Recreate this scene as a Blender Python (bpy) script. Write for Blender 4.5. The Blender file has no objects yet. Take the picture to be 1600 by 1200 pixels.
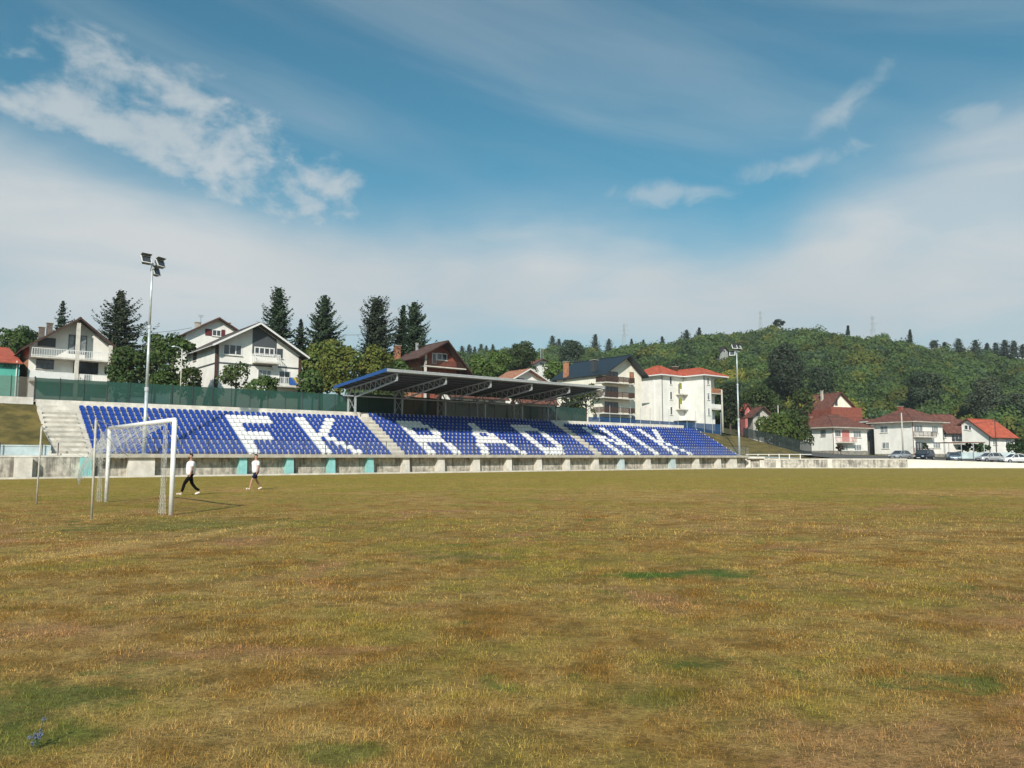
import bpy, math, random
import numpy as np
from mathutils import Vector, Matrix, Euler

S = bpy.context.scene
COL = S.collection
R = math.radians

# ------------------------------------------------------------------ camera
PITCH = math.atan(115 / 1200)
CH = 1.5
cam_d = bpy.data.cameras.new("camera")
cam = bpy.data.objects.new("camera", cam_d)
COL.objects.link(cam)
cam.location = (0, 0, CH)
cam.rotation_euler = (R(90) + PITCH, 0, 0)
cam_d.sensor_width = 36
cam_d.lens = 27.0
cam_d.clip_start = 0.1
cam_d.clip_end = 6000
S.camera = cam

# ------------------------------------------------------------------ exposure, sun, sky
S.view_settings.view_transform = 'Standard'
S.view_settings.look = 'None'
S.view_settings.gamma = 1
S.view_settings.exposure = 0.0
SUN_EL = R(34)
SUN_TRAVEL = Vector((0.167 * math.cos(SUN_EL), 0.986 * math.cos(SUN_EL), -math.sin(SUN_EL))).normalized()
sd = bpy.data.lights.new("sun", 'SUN')
sd.energy = 5.0
sd.angle = R(0.5)
sd.color = (1.0, 0.93, 0.83)
sun = bpy.data.objects.new("sun", sd)
COL.objects.link(sun)
sun.rotation_euler = SUN_TRAVEL.to_track_quat('-Z', 'Y').to_euler()
sun.location = (-10, -40, 60)

world = bpy.data.worlds.new("World")
S.world = world
world.use_nodes = True


class NT:
    def __init__(s, tree):
        s.t = tree
        s.n = tree.nodes
        s.l = tree.links

    def node(s, typ, **kw):
        nd = s.n.new(typ)
        for k, v in kw.items():
            setattr(nd, k, v)
        return nd

    def set(s, sock, v):
        if hasattr(v, 'is_output') or isinstance(v, bpy.types.NodeSocket):
            s.l.new(v, sock)
        else:
            try:
                sock.default_value = v
            except Exception:
                sock.default_value = (v, v, v)

    def math(s, op, a, b=0.0, c=None, clamp=False):
        nd = s.node('ShaderNodeMath', operation=op, use_clamp=clamp)
        s.set(nd.inputs[0], a)
        s.set(nd.inputs[1], b)
        if c is not None:
            s.set(nd.inputs[2], c)
        return nd.outputs[0]

    def mix(s, f, a, b, blend='MIX'):
        nd = s.node('ShaderNodeMix', data_type='RGBA', blend_type=blend)
        s.set(nd.inputs[0], f)
        for i, v in ((6, a), (7, b)):
            if not isinstance(v, bpy.types.NodeSocket) and len(v) == 3:
                v = (*v, 1)
            s.set(nd.inputs[i], v)
        return nd.outputs[2]

    def ramp(s, f, lo, hi, smooth=True):
        nd = s.node('ShaderNodeMapRange', interpolation_type='SMOOTHSTEP' if smooth else 'LINEAR')
        s.set(nd.inputs[0], f)
        nd.inputs[1].default_value = lo
        nd.inputs[2].default_value = hi
        nd.inputs[3].default_value = 0
        nd.inputs[4].default_value = 1
        return nd.outputs[0]

    def comb(s, x, y, z):
        nd = s.node('ShaderNodeCombineXYZ')
        for i, v in enumerate((x, y, z)):
            s.set(nd.inputs[i], v)
        return nd.outputs[0]

    def noise(s, vec, scale, detail=4, rough=0.55, dist=0.0, lac=2.0):
        nd = s.node('ShaderNodeTexNoise')
        s.l.new(vec, nd.inputs['Vector'])
        nd.inputs['Scale'].default_value = scale
        nd.inputs['Detail'].default_value = detail
        nd.inputs['Roughness'].default_value = rough
        nd.inputs['Lacunarity'].default_value = lac
        nd.inputs['Distortion'].default_value = dist
        return nd.outputs[0]


def build_world():
    w = NT(world.node_tree)
    w.n.clear()
    out = w.node('ShaderNodeOutputWorld')
    bg = w.node('ShaderNodeBackground')
    bg.inputs[1].default_value = 0.1
    w.l.new(bg.outputs[0], out.inputs[0])
    sky = w.node('ShaderNodeTexSky', sky_type='NISHITA')
    sky.sun_disc = False
    sky.sun_elevation = SUN_EL
    sky.sun_rotation = math.atan2(-SUN_TRAVEL.x, -SUN_TRAVEL.y)
    sky.air_density = 1.0
    sky.dust_density = 0.6
    sky.ozone_density = 1.2
    tc = w.node('ShaderNodeTexCoord')
    sp = w.node('ShaderNodeSeparateXYZ')
    w.l.new(tc.outputs['Generated'], sp.inputs[0])
    x, y, z = sp.outputs
    hor = w.math('SQRT', w.math('ADD', w.math('MULTIPLY', x, x), w.math('MULTIPLY', y, y)))
    A = w.math('ARCTAN2', x, y)                      # compass angle of the sky direction
    E = w.math('DIVIDE', z, w.math('MAXIMUM', hor, 0.02))   # tangent of its height
    vec = w.comb(A, w.math('MULTIPLY', E, 1.35), 0.0)
    clear = w.mix(1.0, sky.outputs[0], (SKYTINT[0], SKYTINT[1], SKYTINT[2]), 'MULTIPLY')
    low = w.ramp(E, 0.42, 0.02)
    clear = w.mix(w.math('MULTIPLY', low, 0.50), clear, (2.2, 3.7, 4.7))
    # --- the broad cloud bank with a long soft upper edge
    fc = w.node('ShaderNodeFloatCurve')
    crv = fc.mapping.curves[0]
    pts = [(-1.6, .30), (-.588, .345), (-.395, .325), (-.165, .300), (0, .308), (.12, .308),
           (.283, .272), (.395, .325), (.46, .345), (.588, .375), (1.6, .36)]
    norm = [((a + 1.6) / 3.2, e / 0.6) for a, e in pts]
    crv.points[0].location = norm[0]
    crv.points[1].location = norm[-1]
    for p in norm[1:-1]:
        crv.points.new(*p)
    fc.mapping.update()
    w.set(fc.inputs[1], w.math('DIVIDE', w.math('ADD', A, 1.6), 3.2))
    edge = w.math('MULTIPLY', fc.outputs[0], 0.6)
    n1 = w.noise(vec, 3.2, 5, 0.5, 0.4)
    n1b = w.noise(w.comb(w.math('MULTIPLY', A, 1.0), w.math('MULTIPLY', E, 4.0), 3.3), 2.6, 5, 0.55, 0.5)
    d = w.math('SUBTRACT', edge, E)
    d = w.math('ADD', d, w.math('MULTIPLY', w.math('SUBTRACT', n1, 0.5), 0.10))
    n1c = w.noise(w.comb(w.math('ADD', A, 4.0), w.math('MULTIPLY', E, 2.2), 0.0), 7.0, 7, 0.6, 0.3)
    d = w.math('ADD', d, w.math('MULTIPLY', w.math('SUBTRACT', n1c, 0.5), 0.05))
    bank = w.math('ADD', w.math('MULTIPLY', w.ramp(d, -0.075, 0.02), 0.30), w.math('MULTIPLY', w.ramp(d, -0.02, 0.065), 0.70))
    thin = w.ramp(n1b, 0.34, 0.60)
    bank = w.math('MULTIPLY', bank, w.math('MULTIPLY_ADD', thin, 0.32, 0.66))
    lowgap = w.math('MULTIPLY', w.ramp(E, 0.21, 0.12), w.ramp(w.math('ABSOLUTE', w.math('ADD', A, 0.12)), 0.75, 0.15))
    bank = w.math('MULTIPLY', bank, w.math('SUBTRACT', 1.0, w.math('MULTIPLY', lowgap, 0.42)))
    # --- broken cloud field, upper left
    ca, sa = math.cos(-0.42), math.sin(-0.42)

    def region(a0, e0, la, le, rot):
        c, s_ = math.cos(rot), math.sin(rot)
        da = w.math('SUBTRACT', A, a0)
        de = w.math('SUBTRACT', E, e0)
        p = w.math('DIVIDE', w.math('ADD', w.math('MULTIPLY', da, c), w.math('MULTIPLY', de, s_)), la)
        q = w.math('DIVIDE', w.math('SUBTRACT', w.math('MULTIPLY', de, c), w.math('MULTIPLY', da, s_)), le)
        r2 = w.math('ADD', w.math('MULTIPLY', p, p), w.math('MULTIPLY', q, q))
        return w.math('SUBTRACT', 1.0, w.math('SQRT', r2))
    reg = w.math('MAXIMUM', region(-0.375, 0.365, 0.215, 0.058, -0.36),
                 w.math('MAXIMUM', region(-0.525, 0.393, 0.15, 0.042, -0.1), w.math('MAXIMUM', region(-0.43, 0.452, 0.15, 0.036, -0.3), region(-0.25, 0.352, 0.06, 0.03, -0.2))))
    nb = w.noise(vec, 12.0, 8, 0.60, 0.25)
    nb2 = w.noise(vec, 26.0, 5, 0.6, 0.3)
    dens = w.math('ADD', w.math('MULTIPLY', reg, 0.85), w.math('MULTIPLY', w.math('SUBTRACT', nb, 0.475), 2.6))
    dens = w.math('ADD', dens, w.math('MULTIPLY', w.math('SUBTRACT', nb2, 0.5), 1.15))
    cum = w.math('MULTIPLY', w.ramp(dens, -0.05, 0.95), 0.80)
    # --- small brighter shreds
    reg2 = w.math('MAXIMUM', region(0.425, 0.435, 0.075, 0.022, 0.62),
                  w.math('MAXIMUM', region(0.18, 0.345, 0.13, 0.026, -0.05),
                         w.math('MAXIMUM', region(0.565, 0.385, 0.06, 0.035, -0.5), region(0.36, 0.365, 0.10, 0.022, 0.1))))
    ns = w.noise(vec, 13.0, 6, 0.6, 0.9)
    shred = w.math('MULTIPLY', w.ramp(w.math('ADD', w.math('MULTIPLY', reg2, 0.8), w.math('MULTIPLY', w.math('SUBTRACT', ns, 0.52), 2.0)), 0.0, 0.8), 0.46)
    # --- high thin veil
    rotv = w.comb(w.math('ADD', w.math('MULTIPLY', A, 1.0), w.math('MULTIPLY', E, 0.9)),
                  w.math('MULTIPLY', w.math('ADD', E, w.math('MULTIPLY', A, 0.30)), 4.2), 1.7)
    nv = w.noise(rotv, 2.0, 4, 0.5, 0.5)
    veil = w.math('MULTIPLY', w.ramp(nv, 0.36, 0.80), w.math('MULTIPLY', w.ramp(E, 0.30, 0.45), 0.30))
    al = w.math('MAXIMUM', bank, w.math('MAXIMUM', cum, shred))
    al = w.math('ADD', al, w.math('MULTIPLY', veil, w.math('SUBTRACT', 1.0, al)), clamp=True)
    n3 = w.noise(vec, 2.0, 3, 0.5)
    ccol = w.mix(w.ramp(n3, 0.35, 0.65), (5.4, 6.0, 6.25), (6.7, 6.95, 6.95))
    col = w.mix(al, clear, ccol)
    w.l.new(col, bg.inputs[0])


SKYTINT = (0.40, 1.06, 1.04)
build_world()

# ------------------------------------------------------------------ coordinates
UX, UY = 0.781, 0.6245
ANG = math.atan2(UY, UX)


def ray(px, py):
    cx, cy = px - 800, 600 - py
    fwd = 1200 * math.cos(PITCH) - cy * math.sin(PITCH)
    up = 1200 * math.sin(PITCH) + cy * math.cos(PITCH)
    return cx / fwd, up / fwd


def at(px, py, Y):
    q, v = ray(px, py)
    return Vector((q * Y, Y, CH + v * Y))


def zat(py, Y):
    return CH + ray(800, py)[1] * Y


def W(t, w, z=0.0):                      # stand frame (along, away) -> world
    return Vector((UX * t - UY * w, UY * t + UX * w, z))


def t_at(px, w, py=690):
    q = ray(px, py)[0]
    return w * (UY + q * UX) / (UX - q * UY)


# ------------------------------------------------------------------ tagging and meshes
def tag(o, label=None, cat=None, group=None, kind=None):
    if label:
        o['label'] = label
    if cat:
        o['category'] = cat
    if group:
        o['group'] = group
    if kind:
        o['kind'] = kind
    return o


def empty(name, loc, rz=0.0, label=None, cat=None, group=None):
    o = bpy.data.objects.new(name, None)
    COL.objects.link(o)
    o.location = loc
    o.rotation_euler = (0, 0, rz)
    o.empty_display_size = 0.2
    return tag(o, label, cat, group)


def copy_tree(o, parent=None):
    c = o.copy()
    COL.objects.link(c)
    if parent is not None:
        c.parent = parent
    for ch in [k for k in bpy.data.objects if k.parent == o]:
        copy_tree(ch, c)
    return c


class MB:
    def __init__(s, off=(0, 0, 0)):
        s.v, s.f, s.m = [], [], []
        s.off = Vector(off)
        s.mi = 0

    def add(s, vs, fs):
        b = len(s.v)
        s.v += [Vector(p) - s.off for p in vs]
        for f in fs:
            s.f.append([b + i for i in f])
            s.m.append(s.mi)
        return s

    def box(s, x0, x1, y0, y1, z0, z1):
        return s.add([(x0, y0, z0), (x1, y0, z0), (x1, y1, z0), (x0, y1, z0), (x0, y0, z1), (x1, y0, z1), (x1, y1, z1), (x0, y1, z1)],
                     [(0, 3, 2, 1), (4, 5, 6, 7), (0, 1, 5, 4), (1, 2, 6, 5), (2, 3, 7, 6), (3, 0, 4, 7)])

    def beam(s, p, q, a=0.1, b=None):
        p, q = Vector(p), Vector(q)
        b = a if b is None else b
        d = (q - p).normalized()
        up = Vector((0, 0, 1)) if abs(d.z) < 0.95 else Vector((0, 1, 0))
        x = d.cross(up).normalized() * a / 2
        y = x.cross(d).normalized() * b / 2
        vs = [p - x - y, p + x - y, p + x + y, p - x + y, q - x - y, q + x - y, q + x + y, q - x + y]
        return s.add(vs, [(0, 3, 2, 1), (4, 5, 6, 7), (0, 1, 5, 4), (1, 2, 6, 5), (2, 3, 7, 6), (3, 0, 4, 7)])

    def tube(s, p, q, r0, r1=None, n=8, cap=True):
        p, q = Vector(p), Vector(q)
        r1 = r0 if r1 is None else r1
        d = (q - p).normalized()
        up = Vector((0, 0, 1)) if abs(d.z) < 0.95 else Vector((1, 0, 0))
        x = d.cross(up).normalized()
        y = x.cross(d).normalized()
        vs = []
        for c, r in ((p, r0), (q, r1)):
            for i in range(n):
                a = 2 * math.pi * i / n
                vs.append(c + (x * math.cos(a) + y * math.sin(a)) * r)
        fs = [(i, n + i, n + (i + 1) % n, (i + 1) % n) for i in range(n)]
        if cap:
            fs += [tuple(range(n)), tuple(reversed(range(n, 2 * n)))]
        return s.add(vs, fs)

    def path(s, pts, r, n=5):
        for a, b in zip(pts, pts[1:]):
            s.tube(a, b, r, r, n, False)
        return s

    def prism(s, poly, axis, a0, a1):
        """poly: 2D outline; axis 'y': (x,z) outline swept a0..a1 in y; 'x': (y,z) swept in x; 'z': (x,y) swept in z"""
        n = len(poly)
        m = {'y': lambda p, a: (p[0], a, p[1]), 'x': lambda p, a: (a, p[0], p[1]), 'z': lambda p, a: (p[0], p[1], a)}[axis]
        vs = [m(p, a0) for p in poly] + [m(p, a1) for p in poly]
        fs = [tuple(range(n)), tuple(reversed(range(n, 2 * n)))]
        fs += [(i, n + i, n + (i + 1) % n, (i + 1) % n) for i in range(n)]
        return s.add(vs, fs)

    def slab(s, quad, th):
        """quad of 3D points, thickened downward"""
        n = len(quad)
        vs = [Vector(p) for p in quad] + [Vector(p) - Vector((0, 0, th)) for p in quad]
        fs = [tuple(range(n)), tuple(reversed(range(n, 2 * n)))] + [(i, n + i, n + (i + 1) % n, (i + 1) % n) for i in range(n)]
        return s.add(vs, fs)

    def build(s, name, mats, parent=None, smooth=False, fix=True):
        me = bpy.data.meshes.new(name)
        me.from_pydata([tuple(p) for p in s.v], [], s.f)
        mats = mats if isinstance(mats, (list, tuple)) else [mats]
        for m in mats:
            me.materials.append(m)
        if len(mats) > 1:
            me.polygons.foreach_set('material_index', s.m)
        if fix:
            import bmesh
            bm = bmesh.new()
            bm.from_mesh(me)
            bmesh.ops.recalc_face_normals(bm, faces=bm.faces)
            bm.to_mesh(me)
            bm.free()
        if smooth:
            me.polygons.foreach_set('use_smooth', [True] * len(me.polygons))
        me.update()
        o = bpy.data.objects.new(name, me)
        COL.objects.link(o)
        if parent is not None:
            o.parent = parent
        return o


def np_mesh(name, verts, faces, mat, parent=None, tint=None, smooth=False):
    """verts (N,3), faces (M,k) numpy; tint (N,3) point colours"""
    me = bpy.data.meshes.new(name)
    k = faces.shape[1]
    me.vertices.add(len(verts))
    me.vertices.foreach_set('co', np.ascontiguousarray(verts, dtype=np.float32).ravel())
    me.loops.add(faces.size)
    me.loops.foreach_set('vertex_index', np.ascontiguousarray(faces, dtype=np.int32).ravel())
    me.polygons.add(len(faces))
    me.polygons.foreach_set('loop_start', np.arange(0, faces.size, k, dtype=np.int32))
    me.update(calc_edges=True)
    if smooth:
        me.polygons.foreach_set('use_smooth', np.ones(len(faces), dtype=bool))
    if tint is not None:
        ca = me.color_attributes.new('tint', 'FLOAT_COLOR', 'POINT')
        c4 = np.ones((len(verts), 4), dtype=np.float32)
        c4[:, :3] = tint
        ca.data.foreach_set('color', c4.ravel())
    me.materials.append(mat)
    o = bpy.data.objects.new(name, me)
    COL.objects.link(o)
    if parent is not None:
        o.parent = parent
    return o


# ------------------------------------------------------------------ materials
MATS = {}


def mat(name, col, rough=0.7, var=0.12, scale=1.5, metal=0.0, bump=0.0, bscale=20.0, streak=0.0, streak_col=(0.05, 0.05, 0.045),
        spec=0.5, col2=None, coord='Object', rows=None):
    """plain painted / mineral surface: a base colour broken up by noise, optional rain streaks, optional tile rows"""
    if name in MATS:
        return MATS[name]
    m = bpy.data.materials.new(name)
    m.use_nodes = True
    n = NT(m.node_tree)
    b = n.n['Principled BSDF']
    b.inputs['Roughness'].default_value = rough
    b.inputs['Metallic'].default_value = metal
    b.inputs['Specular IOR Level'].default_value = spec
    tc = n.node('ShaderNodeTexCoord')
    v = tc.outputs[coord]
    c = (*col, 1)
    dark = tuple(max(0, x * (1 - var * 1.6)) for x in col)
    lite = tuple(min(1, x * (1 + var)) for x in col)
    if col2:
        lite = col2
    f = n.noise(v, scale, 5, 0.6)
    out = n.mix(n.ramp(f, 0.3, 0.7), dark, lite)
    fine = n.noise(v, scale * 14, 3, 0.6)
    out = n.mix(n.math('MULTIPLY', n.ramp(fine, 0.35, 0.75), min(1.0, var * 1.3)), out, tuple(x * 0.55 for x in col))
    if rows:
        sp = n.node('ShaderNodeSeparateXYZ')
        n.l.new(v, sp.inputs[0])
        fr = n.math('FRACT', n.math('MULTIPLY', sp.outputs[2], rows))
        line = n.ramp(fr, 0.72, 1.0)
        out = n.mix(n.math('MULTIPLY', line, 0.45), out, tuple(x * 0.45 for x in col))
    if streak > 0:
        mp = n.node('ShaderNodeMapping')
        mp.inputs['Scale'].default_value = (1, 1, 0.10)
        n.l.new(v, mp.inputs[0])
        s1 = n.noise(mp.outputs[0], 3.2, 6, 0.65)
        s2 = n.noise(v, 0.8, 5, 0.6)
        sf = n.ramp(n.math('ADD', n.math('MULTIPLY', s1, 0.65), n.math('MULTIPLY', s2, 0.45)), 0.50, 0.66)
        out = n.mix(n.math('MULTIPLY', sf, streak), out, streak_col)
    n.l.new(out, b.inputs['Base Color'])
    if bump > 0:
        bp = n.node('ShaderNodeBump')
        bp.inputs['Strength'].default_value = bump
        bp.inputs['Distance'].default_value = 0.02
        n.l.new(n.noise(v, bscale, 4, 0.6), bp.inputs['Height'])
        n.l.new(bp.outputs[0], b.inputs['Normal'])
    MATS[name] = m
    return m


def leafmat(name, rough=0.6, trans=0.25):
    m = bpy.data.materials.new(name)
    m.use_nodes = True
    n = NT(m.node_tree)
    b = n.n['Principled BSDF']
    b.inputs['Roughness'].default_value = rough
    b.inputs['Specular IOR Level'].default_value = 0.25
    at_ = n.node('ShaderNodeVertexColor', layer_name='tint')
    n.l.new(at_.outputs[0], b.inputs['Base Color'])
    if trans > 0:
        tr = n.node('ShaderNodeBsdfTranslucent')
        n.l.new(n.mix(1.0, at_.outputs[0], (1.0, 1.15, 0.5), 'MULTIPLY'), tr.inputs[0])
        mx = n.node('ShaderNodeMixShader')
        mx.inputs[0].default_value = trans
        n.l.new(b.outputs[0], mx.inputs[1])
        n.l.new(tr.outputs[0], mx.inputs[2])
        n.l.new(mx.outputs[0], n.n['Material Output'].inputs[0])
    return m


WALL = mat('white_render', (0.84, 0.82, 0.77), 0.85, 0.06, 0.6, bump=0.2, streak=0.07, streak_col=(0.5, 0.47, 0.42))
CREAM = mat('cream_render', (0.88, 0.83, 0.70), 0.85, 0.06, 0.6, streak=0.10, streak_col=(0.5, 0.45, 0.36))
GREYW = mat('grey_cladding', (0.075, 0.085, 0.095), 0.6, 0.1, 2)
BRICK = mat('red_brick', (0.29, 0.085, 0.055), 0.9, 0.25, 2.5, rows=5)
BRICKO = mat('orange_block', (0.45, 0.20, 0.11), 0.9, 0.25, 2.5, rows=4)
ROOFD = mat('dark_roof', (0.045, 0.04, 0.04), 0.7, 0.25, 2, rows=3)
ROOFB = mat('brown_tile', (0.17, 0.065, 0.045), 0.85, 0.28, 1.6, rows=3.2)
ROOFR = mat('red_tile', (0.48, 0.10, 0.05), 0.8, 0.22, 1.6, rows=3.2)
ROOFO = mat('orange_tile', (0.42, 0.19, 0.11), 0.85, 0.25, 1.6, rows=3.2)
ROOFS = mat('slate_roof', (0.020, 0.032, 0.043), 0.45, 0.2, 1.6, rows=3)
CONC = mat('concrete', (0.50, 0.46, 0.39), 0.9, 0.14, 1.2, bump=0.3, streak=0.25, streak_col=(0.22, 0.20, 0.17))
CONCL = mat('pale_concrete', (0.68, 0.64, 0.57), 0.9, 0.12, 1.5, bump=0.3, streak=0.15, streak_col=(0.3, 0.27, 0.22))
CONCD = mat('stained_concrete', (0.54, 0.50, 0.43), 0.95, 0.26, 2.2, bump=0.5, streak=0.75, streak_col=(0.10, 0.09, 0.08))
TURQ = mat('turquoise_paint', (0.27, 0.58, 0.57), 0.7, 0.10, 2, streak=0.15, streak_col=(0.15, 0.25, 0.24))
PALEB = mat('pale_blue_paint', (0.50, 0.60, 0.62), 0.8, 0.12, 1.0, streak=0.15, streak_col=(0.35, 0.38, 0.38))
WHITEP = mat('white_paint', (0.80, 0.80, 0.78), 0.45, 0.05, 3)
GALV = mat('galvanised_steel', (0.55, 0.60, 0.62), 0.45, 0.10, 4, metal=0.35)
STEEL = mat('grey_steel', (0.38, 0.40, 0.42), 0.5, 0.08, 4)
DSTEEL = mat('dark_steel', (0.05, 0.055, 0.06), 0.5, 0.1, 4)
BLUEF = mat('blue_sheet', (0.015, 0.08, 0.27), 0.4, 0.08, 3)
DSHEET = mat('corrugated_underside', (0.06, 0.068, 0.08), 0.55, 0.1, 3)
SEATB = mat('blue_plastic', (0.018, 0.062, 0.34), 0.22, 0.10, 6, coord='Generated')
SEATW = mat('white_plastic', (0.80, 0.80, 0.80), 0.35, 0.05, 6)
GLASS = mat('window_glass', (0.05, 0.06, 0.07), 0.12, 0.2, 1.5, spec=0.8)
CURT = mat('curtained_glass', (0.30, 0.33, 0.34), 0.25, 0.35, 1.2, spec=0.6)
WOODD = mat('dark_wood', (0.07, 0.035, 0.022), 0.7, 0.2, 4)
MAROON = mat('maroon_paint', (0.13, 0.02, 0.025), 0.6, 0.1, 4)
BARK = mat('bark', (0.10, 0.075, 0.055), 0.95, 0.25, 6, bump=0.6)
BARKP = mat('pale_pole', (0.50, 0.47, 0.40), 0.9, 0.12, 3)
TEAL = mat('teal_render', (0.10, 0.45, 0.36), 0.8, 0.08, 1)
STONE = mat('rubble_stone', (0.30, 0.28, 0.24), 0.95, 0.3, 3, bump=0.6)
LEAF = leafmat('leaves')
NEEDLE = leafmat('needles', 0.7, 0.08)


def netmat(name, col, alpha, rough=0.8):
    m = bpy.data.materials.new(name)
    m.use_nodes = True
    n = NT(m.node_tree)
    b = n.n['Principled BSDF']
    b.inputs['Base Color'].default_value = (*col, 1)
    b.inputs['Roughness'].default_value = rough
    tc = n.node('ShaderNodeTexCoord')
    f = n.noise(tc.outputs['Object'], 0.7, 4, 0.6)
    n.l.new(n.mix(f, tuple(c * 0.65 for c in col), tuple(c * 1.35 for c in col)), b.inputs['Base Color'])
    tr = n.node('ShaderNodeBsdfTransparent')
    mx = n.node('ShaderNodeMixShader')
    mx.inputs[0].default_value = alpha
    n.l.new(tr.outputs[0], mx.inputs[1])
    n.l.new(b.outputs[0], mx.inputs[2])
    n.l.new(mx.outputs[0], n.n['Material Output'].inputs[0])
    return m


GREENNET = netmat('green_shade_net', (0.010, 0.062, 0.045), 0.92)
GREENNET_SHADOW = netmat('shadow_tinted_green_net', (0.010, 0.045, 0.035), 0.975)  # same green net, with the canopy's shadow painted in as a darker colour
DARKNET = netmat('dark_shade_net', (0.03, 0.045, 0.045), 0.8)
BLUENET = netmat('blue_shade_net', (0.012, 0.06, 0.16), 0.9)
BROWNNET = netmat('thin_brown_net', (0.16, 0.14, 0.11), 0.55)

# ================================================================== ground
def grass_colour(n, vec2, fine=True):
    """patchy dry turf: colour from the place on the ground"""
    big = n.noise(vec2, 0.11, 4, 0.6, 0.5)
    mid = n.noise(vec2, 0.75, 6, 0.68, 0.3)
    sml = n.noise(vec2, 2.6, 5, 0.65)
    sp = n.node('ShaderNodeSeparateXYZ')
    n.l.new(vec2, sp.inputs[0])
    x, y = sp.outputs[0], sp.outputs[1]
    brown, straw, olive, green, red = GR
    c = n.mix(n.ramp(n.math('ADD', n.math('MULTIPLY', mid, 0.6), n.math('MULTIPLY', sml, 0.4)), 0.38, 0.61), brown, straw)
    c = n.mix(n.math('MULTIPLY', n.ramp(n.math('ADD', n.math('MULTIPLY', big, 0.5), n.math('MULTIPLY', mid, 0.5)), 0.46, 0.58), 0.75), c, olive)
    m2 = n.noise(n.comb(n.math('ADD', x, 37.0), n.math('ADD', y, 11.0), 0.0), 0.42, 5, 0.6, 0.5)
    c = n.mix(n.math('MULTIPLY', n.ramp(m2, 0.54, 0.66), 0.7), c, red)
    m3 = n.noise(n.comb(n.math('ADD', x, -17.0), n.math('ADD', y, 71.0), 0.0), 0.75, 5, 0.65, 0.4)
    c = n.mix(n.math('MULTIPLY', n.ramp(m3, 0.60, 0.70), 0.75), c, green)
    # far part of the pitch is mown greener; clover patches where the photograph has them
    c = n.mix(n.math('MULTIPLY', n.ramp(n.math('ADD', y, n.math('MULTIPLY', n.math('SUBTRACT', big, 0.5), 50)), 24, 44), 0.62), c, olive)
    for (gx, gy, rx, ry, gs) in ((1.72, 10.0, 0.62, 0.36, 1.0), (2.65, 10.15, 0.5, 0.5, 1.0), (-2.95, 4.9, 0.65, 0.5, .75), (-2.55, 4.3, 0.4, 0.3, .65), (-3.9, 5.3, 0.5, 0.4, .6), (-7.0, 17.5, 2.8, 1.9, .5),
                             (-5.9, 7.8, 0.9, 0.4, .5), (-0.7, 11.9, 1.0, 0.5, .5), (0.9, 5.0, 0.45, 0.3, .45), (-0.9, 4.05, 0.3, 0.2, .6)):
        dx = n.math('DIVIDE', n.math('SUBTRACT', x, gx), rx)
        dy = n.math('DIVIDE', n.math('SUBTRACT', y, gy), ry)
        dd = n.math('SQRT', n.math('ADD', n.math('MULTIPLY', dx, dx), n.math('MULTIPLY', dy, dy)))
        dd = n.math('ADD', dd, n.math('MULTIPLY', n.math('SUBTRACT', sml, 0.5), 3.0))
        c = n.mix(n.math('MULTIPLY', n.ramp(dd, 1.25, 0.35), gs), c, green)
    # worn strip left of the goal
    l = n.math('SUBTRACT', n.math('ADD', x, 6.3), n.math('MULTIPLY', n.math('SUBTRACT', y, 14.5), 0.28))
    l = n.math('ABSOLUTE', n.math('ADD', l, n.math('MULTIPLY', n.math('SUBTRACT', mid, 0.5), 1.6)))
    wr = n.math('MULTIPLY', n.ramp(l, 0.55, 0.12), n.math('MULTIPLY', n.ramp(y, 9.5, 11.5), n.ramp(y, 19.0, 17.0)))
    c = n.mix(n.math('MULTIPLY', wr, 0.7), c, tuple(a * 1.15 for a in straw))
    return c


GR = ((0.375, 0.205, 0.043), (0.64, 0.430, 0.150), (0.345, 0.285, 0.042), (0.110, 0.200, 0.037), (0.56, 0.300, 0.14))


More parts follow.
